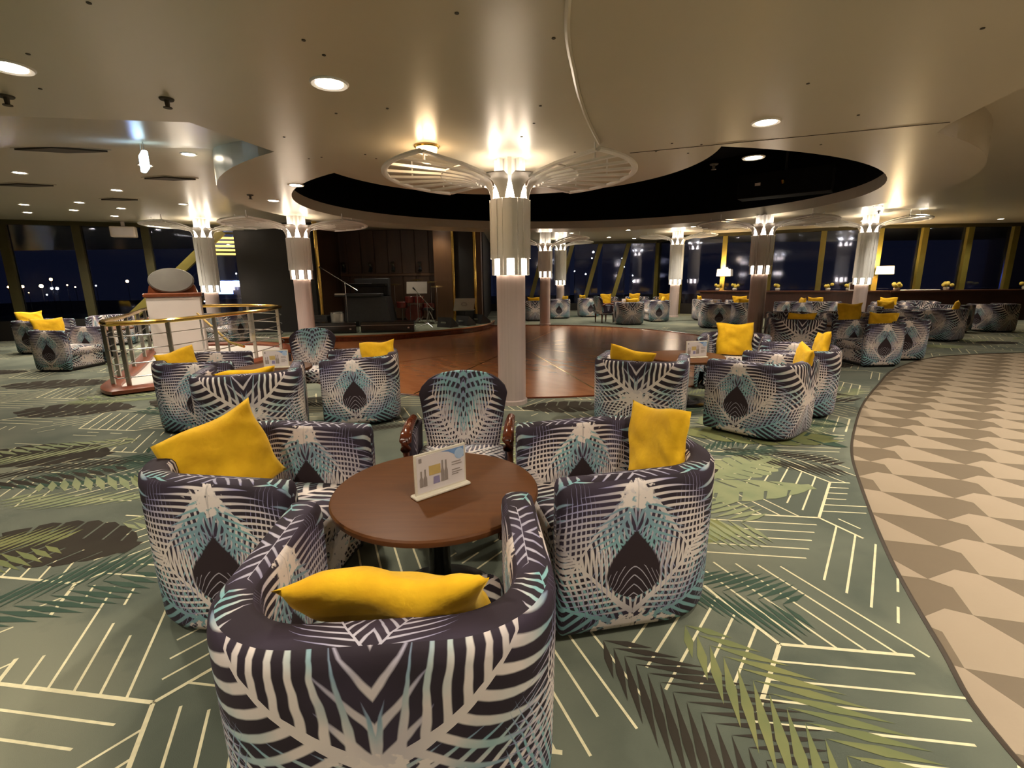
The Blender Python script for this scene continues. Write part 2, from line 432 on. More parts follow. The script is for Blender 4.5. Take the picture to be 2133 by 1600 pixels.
# lower soffit: near panel and ring
mb = MB(); vs, fs, bd = region([BIG, circ(HC, HA, HB), circ(NC, NR, NR), circ(HC, OA, OB), NEAR],
                               lambda x, y: (in_poly(x, y, NEAR) or in_ell(x, y, OA, OB)) and not in_hole(x, y), ZL, True); mb.add(vs, fs)
for (p, q) in bd:
    mx, my = (p[0] + q[0]) / 2, (p[1] + q[1]) / 2
    zt_ = ZL + .19 if any(in_hole(mx + dx, my + dy) for dx, dy in ((.06, 0), (-.06, 0), (0, .06), (0, -.06))) else ZH
    rmp = 2.6 if (mx < -2.7 and 3.8 < my < 4.6) else 0.
    mb.add([(*p, ZL), (*q, ZL), (q[0], q[1] + rmp, zt_), (p[0], p[1] + rmp, zt_)], [(0, 1, 2, 3)])
struct(mb.build('ceiling_soffit', 'soffit'))
# black recess above the opening
vs, fs, bd = region([BIG, circ(HC, HA, HB), circ(NC, NR, NR)], in_hole, ZH + 1.0, True)
mb = MB(); mb.add(vs, fs)
for p, q in bd: mb.add([(*p, ZL + .19), (*q, ZL + .19), (*q, ZH + 1), (*p, ZH + 1)], [(0, 1, 2, 3), (3, 2, 1, 0)])
struct(mb.build('ceiling_recess', 'black'))
# seams of the ceiling panels
def seam(n, pts, z, r=.012, mat='soffit'):
    mb = MB(); mb.tube([(x, y, z) for x, y in pts], r, 6); struct(mb.build('trim_%d' % n, mat))
def smooth(pts, n=10):
    out = []
    for i in range(len(pts) - 1):
        p0, p1, p2, p3 = (Vector(pts[max(i - 1, 0)]), Vector(pts[i]), Vector(pts[i + 1]), Vector(pts[min(i + 2, len(pts) - 1)]))
        for k in range(n):
            t = k / n
            out.append(tuple(.5 * ((2 * p1) + (p2 - p0) * t + (2 * p0 - 5 * p1 + 4 * p2 - p3) * t * t + (3 * p1 - p0 - 3 * p2 + p3) * t ** 3)))
    return out + [tuple(pts[-1])]
mb = MB(); plate = smooth([(.26, -.5), (.28, 1.2), (.3, 2.73), (.44, 3.58), (.64, 4.4), (.92, 5.3)], 8)
seam(1, plate, ZL - .002, .018); seam(2, [(1.33, 5.72), (4.0, 4.75)], ZL + .002, .007, 'vent')

# ------------------------------------------------------------------ floors
WALK = smooth([(1.55, -3), (1.52, -1), (1.53, .3), (1.64, 1.3), (1.81, 1.75), (2.14, 2.48), (2.68, 3.47), (3.06, 4.1), (3.58, 4.8), (4.35, 5.75), (5.34, 6.82), (6.5, 8.0), (7.93, 9.0), (9.0, 9.35), (10.25, 9.5), (13, 9.6), (26, 9.7)], 6)
WPOLY = WALK + [(26, -7.5), (1.55, -7.5)]
DC, DR = (.2, 11.4), 5.2
STAGE = smooth([(-5.95, 12.35), (-4.72, 12.55), (-3.41, 12.8), (-2.41, 13.5), (-1.28, 14.5), (-.75, 15.6), (-.6, 16.9)], 6)
def on_carpet(x, y, m=0.):
    return not in_poly(x, y, WPOLY) and (x - DC[0]) ** 2 + (y - DC[1]) ** 2 > (DR + m) ** 2
fl = MB(); vs, fs, bd = region([BIG, WPOLY, circ(DC, DR, DR)], on_carpet, 0, False); fl.add(vs, fs, 0)
for p, q in bd: fl.add([(*p, 0), (*q, 0), (*q, -.012), (*p, -.012)], [(0, 1, 2, 3), (3, 2, 1, 0)], 0)
# woven line pattern: rhombi filled with parallel lines
def seg(p, q, wd, z, mi, step=.14, holes=None):
    d = Vector((q[0] - p[0], q[1] - p[1])); L = d.length
    if L < .01: return
    n = max(1, int(L / step)); d /= L; nx, ny = -d.y * wd / 2, d.x * wd / 2
    for i in range(n):
        a = L * i / n; c = L * (i + 1) / n
        x, y = p[0] + d.x * (a + c) / 2, p[1] + d.y * (a + c) / 2
        if not on_carpet(x, y) or y > 24 or y < -.2 or abs(x) > y * 1.25 + 1.5: continue
        if holes and holes(x, y): continue
        if not (on_carpet(p[0] + d.x * a, p[1] + d.y * a) and on_carpet(p[0] + d.x * c, p[1] + d.y * c)): continue
        x0, y0, x1, y1 = p[0] + d.x * a, p[1] + d.y * a, p[0] + d.x * c, p[1] + d.y * c
        fl.add([(x0 - nx, y0 - ny, z), (x0 + nx, y0 + ny, z), (x1 + nx, y1 + ny, z), (x1 - nx, y1 - ny, z)], [(3, 2, 1, 0)], mi)
import mathutils
def nz2(x, y, s): return mathutils.noise.noise(Vector((x * s, y * s, 3.7)))
hole = lambda x, y: nz2(x, y, .9) > .36 or (nz2(x, y, .9) > .16 and nz2(x * 3, y * 3, 2.1) > .0)
E0 = .70
dv = [Vector((math.cos(R(a)), math.sin(R(a)))) * E0 for a in (-8, 112, 232)]
L1, L2 = dv[0] - dv[1], dv[1] - dv[2]
org = Vector((1.14, 1.78))
for i in range(-28, 29):
    for j in range(-28, 29):
        c = org + L1 * i + L2 * j
        if c.y < -1 or c.y > 15 or abs(c.x) > c.y * 1.25 + 2.5: continue
        nl = 6 if c.y < 9 else 5
        for k in range(3):
            a, b_ = dv[k], dv[(k + 1) % 3]
            if (i * 7 + j * 3 + k) % 5 == 4 and c.y > 5: continue
            seg(c, c + a, .017, .0012, 1, holes=hole)
            for q in range(1, nl):
                p = c + a * (q / nl); seg(p, p + b_, .011, .001, 1, holes=hole)
# leaves woven into the carpet
def leafpoly(c, ang, L, wd, kind, z, mi):
    ca, sa = math.cos(ang), math.sin(ang)
    P = lambda s, t: (c[0] + ca * s - sa * t, c[1] + sa * s + ca * t, z)
    if not on_carpet(c[0], c[1], .2): return
    if kind == 'monstera':
        n = 7
        for k in range(n):
            for sgn in (1, -1):
                s0, s1 = L * (k / n - .5), L * ((k + .74) / n - .5)
                prof = lambda s: wd * max(.05, 1 - (2 * s / L + .1) ** 2) ** .55 * .5
                sk = L * .10
                pts = [P(s0, 0), P(s1 + .02, 0), P(s1 + sk, sgn * prof(s1)), P((s0 + s1) / 2 + sk, sgn * prof((s0 + s1) / 2) * 1.1), P(s0 + sk * .8, sgn * prof(s0))]
                if all(on_carpet(p_[0], p_[1], .03) for p_ in pts): fl.add(pts, [(0, 1, 2, 3, 4) if sgn > 0 else (4, 3, 2, 1, 0)], mi)
        P = lambda s, t: (c[0] + ca * s - sa * t, c[1] + sa * s + ca * t, z + .0002)
        m = [P(-L / 2, -wd * .13), P(L * .42, -wd * .08), P(L * .55, 0), P(L * .42, wd * .08), P(-L / 2, wd * .13)]
        if all(on_carpet(p_[0], p_[1], .03) for p_ in m): fl.add(m, [(0, 1, 2, 3, 4)], mi)
    else:
        n = 13
        for k in range(n):
            s = L * (k / n - .5); ln = wd * (.35 + .65 * math.sin(PI * (k + 1) / (n + 1)))
            for sgn in (1, -1):
                a, w2 = R(38 + 12 * (k / n)), L * .022
                tx, ty = s + ln * math.cos(a), sgn * ln * math.sin(a)
                mx, my = s + ln * .5 * math.cos(a), sgn * ln * .5 * math.sin(a)
                pts = [P(s, 0), P(mx + w2 * math.sin(a), my - sgn * w2 * math.cos(a)), P(tx, ty), P(mx - w2 * math.sin(a), my + sgn * w2 * math.cos(a))]
                if all(on_carpet(p_[0], p_[1], .03) for p_ in pts): fl.add(pts, [(0, 1, 2, 3) if sgn > 0 else (3, 2, 1, 0)], mi)
rl = random.Random(11)
LV = [((-2.75, 2.68), 3.0, .95, .50, 'monstera', 2), ((-4.35, 4.25), 3.1, 1.2, .6, 'monstera', 2), ((-5.5, 5.9), 3.2, 1.3, .7, 'monstera', 2), ((-7.2, 7.5), 3.2, 1.5, .7, 'monstera', 2),
      ((.62, 5.75), .1, 1.0, .5, 'monstera', 2), ((.62, 1.52), -.9, .75, .42, 'palm', 2), ((.98, 1.5), -1.1, .9, .40, 'palm', 3), ((1.02, 2.15), -.4, .7, .36, 'palm', 5),
      ((1.9, 3.75), .5, .8, .40, 'monstera', 4), ((2.3, 3.95), -.5, .9, .42, 'palm', 2), ((2.0, 4.2), .3, .8, .4, 'palm', 5),
      ((-2.4, 2.15), .6, .9, .42, 'palm', 5), ((-3.2, 2.5), .4, .9, .42, 'palm', 3), ((-2.2, 3.0), .2, .8, .42, 'palm', 4), ((-3.6, 3.7), .3, 1.0, .45, 'palm', 5),
      ((-.9, .9), .4, .6, .3, 'monstera', 2), ((3.2, 4.6), .8, .8, .4, 'palm', 4), ((4.4, 6.3), .7, .9, .4, 'palm', 4), ((-1.2, 3.6), .1, .9, .4, 'palm', 3), ((1.2, 3.6), .3, .9, .4, 'monstera', 2)]
for k in range(150):
    y = rl.uniform(2.5, 22); x = rl.uniform(-1.15, 1.15) * y
    LV.append(((x, y), rl.uniform(-.5, .5) + (PI if rl.random() < .5 else 0), rl.uniform(.7, 1.5), rl.uniform(.35, .6), rl.choice(['monstera', 'palm', 'palm']), rl.choice([2, 2, 3, 4, 4, 5])))
for n, (c, a, L, wd, kd, mi) in enumerate(LV): leafpoly(c, a, L, wd, kd, .0016 + .00002 * n, mi)
struct(fl.build('floor', ['carpet', 'line', 'monstera', 'olive', 'paleleaf', 'deepleaf']), 'green leaf patterned carpet with pale line chevrons')

# walkway of two-tone hexagonal tiles
J1 = Vector((2.49, 2.54)); LA, LB = Vector((.325, .308)), Vector((.405, -.40))
B1, C1, D1 = Vector((.39, .235)), Vector((.30, .03)), Vector((.21, .08))
dark_p = [C1 - LB, LA, B1, C1, D1, Vector((0, 0))]
light_p = [Vector((0, 0)), D1, C1, LB, C1 - LA, B1 - LA]
def tile_mesh(P, name, mat):
    mb = MB(); cen = sum(P, Vector((0, 0))) / len(P)
    mb.prism([tuple(cen + (p - cen) * .998) for p in P], -.014, -.006)
    return mb.mesh(name, mat)
td, tl = tile_mesh(dark_p, 'tile', 'tile_dark'), tile_mesh(light_p, 'tile', 'tile_light')
mb = MB(); mb.add([(x, y, -.016) for x, y in ((1.2, -7.5), (26, -7.5), (26, 9.9), (1.2, 9.9))], [(0, 1, 2, 3)])
walk = struct(mb.build('floor_walkway', 'tile_dark'), 'walkway of taupe and beige hexagonal tiles')
cells = []
for i in range(-30, 50):
    for j in range(-30, 50):
        for kind in (0, 1):
            o = J1 + LA * i + LB * j; c = o + Vector((.2, .0))
            if c.y < -.4 or c.x < 1.1 or c.x > 26 or c.y > 9.9: continue
            if not any(in_poly(c.x + dx, c.y + dy, WPOLY) for dx, dy in ((0, 0), (.4, 0), (-.4, 0), (0, .4), (0, -.4), (.3, -.3))): continue
            cells.append((c.length, o, kind))
vis = [t for t in cells if t[1].x + .2 < (t[1].y + .5) * 1.16 + .35]
vis.sort(key=lambda t: t[0]); near = vis[:300]; ids = {id(t) for t in near}
for d, o, kind in near: link('tile', tl if kind else td, walk, (o.x, o.y, 0))
rest = [MB(), MB()]
for t in cells:
    if id(t) in ids: continue
    P = light_p if t[2] else dark_p
    rest[t[2]].add([(*(t[1] + p), -.006) for p in P], [tuple(range(5, -1, -1))])
for mb, m in zip(rest, ('tile_dark', 'tile_light')):
    if mb.v: mb.build('far_tiles', m, walk)['kind'] = 'stuff'
mb = MB(); mb.tube([(x, y, -.004) for x, y in WALK], .012, 6); struct(mb.build('trim_3', 'edge'))

# dance floor and stage
mb = MB(); mb.prism(circ(DC, DR, DR, 96), -.03, -.004)
df = struct(mb.build('floor_dance', 'parquet'), 'round polished parquet dance floor')
mb = MB()
for a in range(0, 180, 30):
    x, y = math.cos(R(a + 12)), math.sin(R(a + 12))
    nx, ny = -y * .012, x * .012
    mb.add([(DC[0] - x * DR * .98 + nx, DC[1] - y * DR * .98 + ny, -.003), (DC[0] - x * DR * .98 - nx, DC[1] - y * DR * .98 - ny, -.003), (DC[0] + x * DR * .98 - nx, DC[1] + y * DR * .98 - ny, -.003), (DC[0] + x * DR * .98 + nx, DC[1] + y * DR * .98 + ny, -.003)], [(0, 1, 2, 3)])
mb.build('brass_inlay', 'brass', df)
mb = MB(); mb.tube([(x, y, -.002) for x, y in circ(DC, DR, DR, 96)], .02, 6, True); mb.build('edge_strip', 'mahogany', df)
ZS = .15
SP = STAGE + [(-.6, 16.85), (-2.7, 16.88), (-2.7, 17.5), (-5.98, 17.5)]
mb = MB(); mb.prism(SP, 0, ZS - .01, 0); st = tag(mb.build('stage', 'mahogany'), 'low curved band stage with copper nosing beside the parquet', 'stage')
mb = MB(); mb.prism(SP, ZS - .01, ZS); mb.build('stage_carpet', 'stagetop', st)
mb = MB(); mb.tube([(x, y, ZS - .015) for x, y in STAGE], .028, 8); mb.build('copper_nosing', 'copper', st, True)

# ------------------------------------------------------------------ walls and windows
def wallbox(n, p, q, z0, z1, th, mat):
    p, q = Vector(p), Vector(q); d = (q - p); L = d.length; a = math.atan2(d.y, d.x)
    mb = MB(); mb.box((0, 0, z0), (L, th, z1), 0, TR((p.x, p.y, 0), a)); return struct(mb.build(n, mat))
wn = [0]
def windows(p, q, n, z0, z1, sill, mat, mw=.16, slant=0., skip=()):
    p, q = Vector(p), Vector(q); d = q - p; L = d.length; a = math.atan2(d.y, d.x)
    for k in range(n):
        wn[0] += 1
        o = bpy.data.objects.new('window_%d' % wn[0], None); COL.objects.link(o); struct(o)
        o.location = (p.x + d.x * k / n, p.y + d.y * k / n, 0); o.rotation_euler.z = a; W = L / n
        mb = MB(); mb.box((mw / 2, .06, sill), (W - mw / 2, .075, z1)); mb.build('pane', 'glass', o)
        mb = MB(); h = mw / 2
        T = Matrix.Identity(4)
        mb.add([(-h + slant, -.06, z0), (h + slant, -.06, z0), (h + slant, .14, z0), (-h + slant, .14, z0), (-h, -.06, z1), (h, -.06, z1), (h, .14, z1), (-h, .14, z1)],
               [(0, 3, 2, 1), (4, 5, 6, 7), (0, 1, 5, 4), (1, 2, 6, 5), (2, 3, 7, 6), (3, 0, 4, 7)]); mb.build('mullion', mat, o)
        mb = MB(); mb.box((0, -.05, z1), (W, .16, ZH)); mb.build('window_head', 'mullion_dark', o)
        mb = MB(); mb.box((0, -.03, 0), (W, .16, sill)); mb.build('window_sill', 'darkwall', o)
WL = [(-24.5, 10.6), (-13.9, 13.75), (-10.9, 15.0), (-8.3, 16.0)]
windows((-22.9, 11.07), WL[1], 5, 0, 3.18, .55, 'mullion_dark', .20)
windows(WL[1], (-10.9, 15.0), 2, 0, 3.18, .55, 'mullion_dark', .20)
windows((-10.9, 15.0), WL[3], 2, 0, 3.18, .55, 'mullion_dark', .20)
windows((-1.0, 24.6), (7.05, 23.9), 6, 0, 3.18, .35, 'mullion', .20, -.85)
windows((7.05, 23.9), (7.3, 21.2), 1, 0, 3.18, .35, 'mullion', .20)
windows((7.3, 21.2), (13.2, 17.85), 4, 0, 3.18, .45, 'mullion', .18)
windows((13.2, 17.85), (22.5, 17.5), 6, 0, 3.18, .45, 'mullion', .20)
wallbox('wall_back', (26, -7), (-26, -7), 0, ZH, .2, 'wallback')
wallbox('wall_left', (-24, -7), (-24, 11), 0, ZH, .2, 'wallback')
wallbox('wall_right', (24, 18), (24, -7), 0, ZH, .2, 'wallback')
# stage wall: left return, back wall, right pilasters
mb = MB(); mb.box((-8.4, 15.2, 0), (-6.05, 15.45, ZH)); struct(mb.build('wall_stage_left', 'darkwall'))
mb = MB(); mb.box((-6.3, 15.45, 0), (-6.05, 17.7, ZH)); struct(mb.build('wall_stage_side', 'wallwood'))
mb = MB(); mb.box((-8.4, 15.45, 0), (-8.2, 17.9, ZH)); struct(mb.build('wall_stage_return', 'darkwall'))
sw = struct(MB().box((-6.3, 17.6, 0), (-2.4, 17.8, ZH)).build('wall_stage', 'wallwood'))
for k in range(8):
    x0 = -6.25 + k * .48
    MB().bev((x0, 17.565, .2), (x0 + .47, 17.6, 1.72), .012).build('panel', 'wallwood', sw)
    MB().bev((x0, 17.565, 1.80), (x0 + .47, 17.6, 3.28), .012).build('panel', 'wallwood', sw)
mb = MB(); mb.box((-6.25, 17.54, 1.72), (-2.42, 17.6, 1.80)); mb.build('rail', 'wallwood2', sw)
pil = struct(MB().box((-2.62, 16.9, 0), (-1.95, 17.8, ZH)).build('wall_pilaster', 'wallwood2'))
pn = struct(MB().box((-1.95, 17.05, 0), (-1.25, 17.8, ZH)).build('wall_panel', 'darkwall'))
struct(MB().box((-1.25, 16.95, 0), (-1.02, 17.8, ZH)).build('wall_stage_end', 'wallwood2'))
struct(MB().box((-1.2, 17.8, 0), (-1.0, 24.7, ZH)).build('wall_stage_right', 'darkwall'))
struct(MB().box((-8.4, 17.8, 0), (-1.0, 17.95, ZH)).build('wall_stage_rear', 'darkwall'))
for (x, y, lab) in ((-5.88, 15.1, 'slim polished metal trim column at the left of the stage recess'), (-1.97, 16.93, 'gilded trim column beside the wooden pilaster right of the stage'), (-1.23, 16.9, 'rightmost gilded trim column at the end of the stage wall')):
    t = thing('trim_column', lab, 'column', (x, y, 0)); MB().lathe([(.055, 0), (.055, 3.22)], 12).build('shaft', 'brass', t, True)
    MB().lathe([(.075, ZS - .15), (.075, ZS + .1)], 12).build('foot', 'brass', t, True); MB().lathe([(.075, 3.2), (.075, 3.3)], 12).build('cap', 'brass', t, True)

# diagonal brace and blind behind the left windows
t = thing('diagonal_brace', 'thick olive diagonal steel brace in front of the left windows', 'brace', (-11.4, 14.1, 0))
MB().tube([(0, 0, .3), (2.7, 1.05, 3.08)], .16, 4).build('beam', 'mullion', t); MB().box((-.25, -.2, 0), (.25, .2, .32)).build('foot_plate', 'mullion_dark', t)
t = thing('lit_blind', 'lit yellow slatted blind at the top of the window left of stage', 'blind', (-9.3, 15.45, 2.4), R(21))
for k in range(5): MB().box((0, -.04, .12 * k), (1.0, .0, .12 * k + .055)).build('slat', 'slat', t)
MB().box((0, -.05, .62), (1.0, .01, .68)).build('headrail', 'mullion', t)
# ------------------------------------------------------------------ city lights across the water
mb = MB(); mb.add([(-300, 30, -9), (300, 30, -9), (300, 320, -9), (-300, 320, -9)], [(0, 1, 2, 3)]); wt = struct(mb.build('floor_harbour', 'hill'), 'dark harbour water outside the windows')
def ext(px, py, D):
    u, v = (px - 1066.5) / 1000, (py - 800) / 1000; u, v = u - v * ROLL, v + u * ROLL
    c, s = math.cos(PITCH), math.sin(PITCH)
    return Vector((u, c - v * s, -s - v * c)) * (D / (c - v * s)) + Vector((0, 0, 1.55))
for (px, py, r, o) in ((17, 598, 4, 1), (47, 597, 6, 1), (86, 596, 8, 1), (106, 582, 6, 1), (108, 601, 5, 0), (119, 601, 6, 0), (98, 614, 3, 0), (140, 594, 3, 1), (188, 592, 3, 1), (200, 595, 3, 0), (265, 586, 6, 1), (157, 598, 3, 1), (35, 588, 3, 1), (60, 610, 2, 1),
                       (426, 628, 2, 0), (437, 629, 2, 0), (492, 570, 3, 0), (502, 571, 2, 0), (508, 571, 3, 0), (516, 571, 3, 0), (1236, 525, 4, 0), (1233, 538, 2, 0), (1220, 571, 3, 0), (1320, 586, 4, 0), (1318, 574, 2, 0), (1296, 538, 2, 0), (1300, 556, 2, 0), (1197, 565, 2, 0)):
    c = ext(px, py, 120)
    t = thing('shore_lamp', 'small orange shore lamp seen through the left windows at night' if o else 'small white shore lamp glinting in the night outside the windows', 'lamp', (c.x, c.y, -9), 0, 'orange shore lamps' if o else 'white shore lamps')
    MB().ball((0, 0, c.z + 9), r * .05, 8).build('lamp_head', 'city_o' if o else 'city_w', t, True); MB().tube([(0, 0, 0), (0, 0, c.z + 9 - r * .04)], .05, 5).build('mast', 'hill', t)
t = thing('quay_shed', 'blue floodlit quay shed outside the window left of stage', 'building', tuple(ext(502, 612, 100)))
MB().box((-4.5, 0, 0), (2.5, 4, 2.6)).build('wall', 'city_b', t); MB().box((-1.5, -.1, -.2), (.6, -.02, 1.4)).build('door', 'hill', t)
MB().box((-4.8, -.4, 2.6), (2.8, 4.4, 2.9)).build('roof', 'hill', t)
for x in (-3.4, -.6): MB().ball((x, -.4, 1.9), .35, 8).build('floodlight', 'city_w', t, True)

# ------------------------------------------------------------------ lit columns with umbrella crowns
def column_meshes(zb, zt, zr, r, rs, rr, zc):
    """zb..zt sleeve, zr ring height, rr ring radius, zc ceiling"""
    d = {'zt': zt}
    d['shaft'] = MB().lathe([(rs + .02, 0), (rs + .02, .05), (rs, .06), (rs, zb + .2)], 32).mesh('shaft', 'shaft', True)
    d['core'] = MB().lathe([(r - .045, zb + .01), (r - .045, zb + .20)], 24, cap=True).lathe([(r - .05, zt - .02), (r - .03, zt + .10), (r - .06, zt + .17)], 24).mesh('lamp_core', 'core', True)
    d['tube'] = MB().lathe([(r - .06, zb + .15), (r - .06, zt - .03)], 24).lathe([(r - .12, zt), (r - .12, zc)], 16).mesh('inner_tube', 'colwhite', True)
    mb = MB(); n = 4
    def plate(a0, a1, z0, z1, r0, r1, th=.02):
        vs = []
        for z, rad in ((z0, r0), (z1, r1)):
            for ri in (rad, rad - th):
                for k in range(n + 1): a = R(a0 + (a1 - a0) * k / n); vs.append((ri * math.cos(a), ri * math.sin(a), z))
        m = n + 1; fs = []
        for k in range(n):
            fs += [(k, k + 1, 2 * m + k + 1, 2 * m + k), (m + k + 1, m + k, 3 * m + k, 3 * m + k + 1), (2 * m + k, 2 * m + k + 1, 3 * m + k + 1, 3 * m + k), (k + 1, k, m + k, m + k + 1)]
        fs += [(0, 2 * m, 3 * m, m), (n, m + n, 3 * m + n, 2 * m + n)]
        mb.add(vs, fs)
    plate(-22, 22, zb + .19, zt, r, r)                 # wide flute
    plate(-5, 5, zb + .19, zt, r + .012, r + .012)     # raised rib
    plate(11.5, 22, zb, zb + .19, r, r); plate(-22, -11.5, zb, zb + .19, r, r)   # teeth round the lit window
    d['panel'] = mb.mesh('sleeve_panel', 'colwhite', True)
    # petal: narrow at the sleeve, flaring out into the crown
    mb = MB(); vs = []; fs = []
    prof = [(r, zt, 9), (r + .004, zt + .06, 12), (r + .02, zt + .12, 16), (r + .06, zt + .175, 19), (r + .14, zt + .205, 19), (r + .24, zt + .225, 15)]
    for rad, z, ha in prof:
        for a in (-ha, -ha / 2, 0, ha / 2, ha): vs.append((rad * math.cos(R(a)), rad * math.sin(R(a)), z))
    for k in range(len(prof) - 1):
        for j in range(4): fs += [(k * 5 + j, k * 5 + j + 1, k * 5 + 6 + j, k * 5 + 5 + j)]
    mb.add(vs, fs); mb.add([(x * .985, y * .985, z + .012) for x, y, z in vs], [f[::-1] for f in fs]); d['petal'] = mb.mesh('petal', 'colwhite', True)
    mb = MB(); pts = [(r + .16, 0, zt + .20), (r + .3, 0, zt + .235), (r + .6, 0, (zt + .25 + zr) / 2), (rr - .02, 0, zr)]
    mb.tube(pts, .034, 4, rz=.018); d['branch'] = mb.mesh('branch', 'colwhite')
    arc = lambda rad, z: [(rad * math.cos(R(a)), rad * math.sin(R(a)), z) for a in range(-54, 55, 4)]
    d['ring'] = MB().tube(arc(rr, zr), .035, 8, rz=.022).mesh('crown_rim', 'colwhite', True)
    d['iring'] = MB().tube(arc(rr * .56, zt + .25 + (zr - zt - .25) * .45), .009, 6).mesh('inner_rim', 'colwhite', True)
    d['bulb'] = MB().ball((0, 0, 0), .035, 10).mesh('crown_bulb', 'bulb', True)
    d['hang'] = MB().tube([(rr * .8, 0, zr - .01), (rr * .8, 0, zc)], .010, 6).mesh('hanger', 'colwhite')
    d['rib'] = MB().box((r - .10, -.022, zt + .02), (r - .05, .022, zc)).mesh('rib', 'colwhite')
    return d
def column(d, x, y, rz, label, grp, hang=6):
    t = thing('lit_column', label, 'column', (x, y, 0), rz, grp)
    for k, nm in (('shaft', 'shaft'), ('core', 'lamp_core'), ('tube', 'inner_tube')): link(nm, d[k], t)
    for h in (0, PI): link('crown_rim', d['ring'], t, rz=h); link('inner_rim', d['iring'], t, rz=h)
    for i in range(8):
        link('sleeve_panel', d['panel'], t, rz=R(45 * i)); link('petal', d['petal'], t, rz=R(45 * i + 22.5))
        link('rib', d['rib'], t, rz=R(45 * i))
    for h in (0, 180):
        for i in range(9): link('branch', d['branch'], t, rz=R(-54 + 13.5 * i + h))
        for a in ((-40, 0, 40) if hang else ()): link('hanger', d['hang'], t, rz=R(a + h))
    for i in range(4):
        a = R(45 + 90 * i); link('crown_bulb', d['bulb'], t, (.19 * math.cos(a), .19 * math.sin(a), d['zt'] + .25))
        L = bpy.data.lights.new('crown_lamp', 'POINT'); L.energy = CROWN_W * (.3 if d['zt'] < 2.6 else 1.); L.color = (1, .92, .76); L.shadow_soft_size = .04
        lo = bpy.data.objects.new('crown_lamp', L); COL.objects.link(lo); lo.parent = t; lo.location = (.27 * math.cos(a), .27 * math.sin(a), d['zt'] + .29)
    return t
inner = column_meshes(1.60, 2.46, 2.735, .23, .175, 1.42, ZL)
inner_far = column_meshes(1.60, 2.46, 2.84, .23, .175, 1.42, ZH)
outer = column_meshes(1.28, 2.80, 3.12, .25, .18, 1.42, ZH)
G1, G2 = 'fluted columns round the dance floor', 'outer columns near the windows'
column(inner, .0, 6.0, math.atan2(6.0, .0) - PI / 2, 'largest fluted white column with glowing bands standing before the dance floor', G1)
column(inner, -4.53, 10.67, math.atan2(10.67, -4.53) - PI / 2, 'fluted lit column left of the band stage behind the fan-back chair', G1)
column(inner, 5.77, 11.41, math.atan2(11.41, 5.77) - PI / 2, 'fluted lit column at the right edge of the dance floor, black panel above', G1)
column(inner_far, 1.16, 16.6, math.atan2(16.6, 1.16) - PI / 2, 'fluted lit column at the far edge of the dance floor', G1, 8)
column(outer, -8.7, 14.2, math.atan2(14.2, -8.7) - PI / 2, 'slim lit column by the left windows behind the brass railing', G2, 8)
column(outer, 2.25, 22.3, math.atan2(22.3, 2.25) - PI / 2, 'small distant lit column just right of the far dance floor column', G2, 8)
column(outer, 6.5, 19.4, math.atan2(19.4, 6.5) - PI / 2, 'distant lit column standing alone in front of the far right windows', G2, 8)
column(outer, 10.75, 15.0, math.atan2(15.0, 10.75) - PI / 2, 'lit column in front of the long counter on the right', G2, 8)

# ------------------------------------------------------------------ ceiling fittings
dl_ring = MB().lathe([(.085, -.004), (.115, -.012), (.125, -.002), (.125, .0)], 28, cap=False).mesh('trim_ring', 'colwhite', True)
dl_lens = MB().lathe([(.001, -.006), (.088, -.006), (.088, 0)], 28, cap=False).mesh('lens', 'downlens')
def downlight(x, y, z, label, group=None, sc=1., watts=None):
    t = thing('downlight', label, 'ceiling light', (x, y, z), 0, group); t.scale = (sc, sc, 1)
    link('trim_ring', dl_ring, t); link('lens', dl_lens, t)
    L = bpy.data.lights.new('downlight_lamp', 'SPOT'); L.energy = watts or DOWN_W; L.color = (1, .92, .76); L.spot_size = R(140); L.spot_blend = .7; L.shadow_soft_size = .07
    lo = bpy.data.objects.new('downlight_lamp', L); COL.objects.link(lo); lo.parent = t; lo.location = (0, 0, -.03)
downlight(-1.25, 3.72, ZL, 'large bright downlight in the near ceiling left of centre', None, 1.05)
downlight(-3.16, 3.40, ZL, 'bright downlight cut by the left edge of the near ceiling', None, 1.05)
downlight(2.30, 4.69, ZL, 'bright downlight above the right hand chairs in front of the ceiling seam', None, 1.0)
downlight(2.83, 5.99, ZL, 'downlight just behind the ceiling seam on the right', None, 1.0)
downlight(-3.05, 7.3, ZL, 'downlight in the soffit ring left of the black opening', None, .9)
downlight(-4.0, 8.6, ZL, 'second downlight in the soffit ring above the left column crown', None, .9)
for x, y in ((.9, .6), (-1.6, .2), (3.0, 1.2), (-3.4, -.6), (.8, -2.6), (-1.8, -3.0)): downlight(x, y, ZL, 'downlight in the near ceiling above the camera', 'downlights above the camera', 1., 38)
hl = [(-5.9, 6.2, 'downlight at the left picture edge before the long air vent'), (-7.8, 8.2, 'downlight at the left picture edge behind the long air vent'), (-4.45, 7.2, 'downlight right of the exit sign'),
      (-5.5, 7.8, 'downlight touching the lower end of the exit sign'), (-7.5, 9.75, 'downlight just before a small air vent in the left ceiling'), (-10.8, 11.3, 'far left small downlight by the windows, upper of its pair'),
      (-11.9, 12.5, 'far left small downlight by the windows, lower of its pair'), (-9.4, 11.1, 'upper downlight of the second pair from the left, near the windows'), (-10.5, 12.2, 'lower downlight of the second pair from the left, near the windows'),
      (-9.2, 12.0, 'upper downlight of the pair left of the white wall speaker'), (-10.4, 13.3, 'lower downlight of the pair left of the white wall speaker'), (-9.9, 14.1, 'small downlight directly above the white wall speaker'), (-7.4, 11.5, 'small downlight left of the slim left column crown')]
for x, y, lab in hl: downlight(x, y, ZH, lab, 'downlights over the left seating', .85, 42)
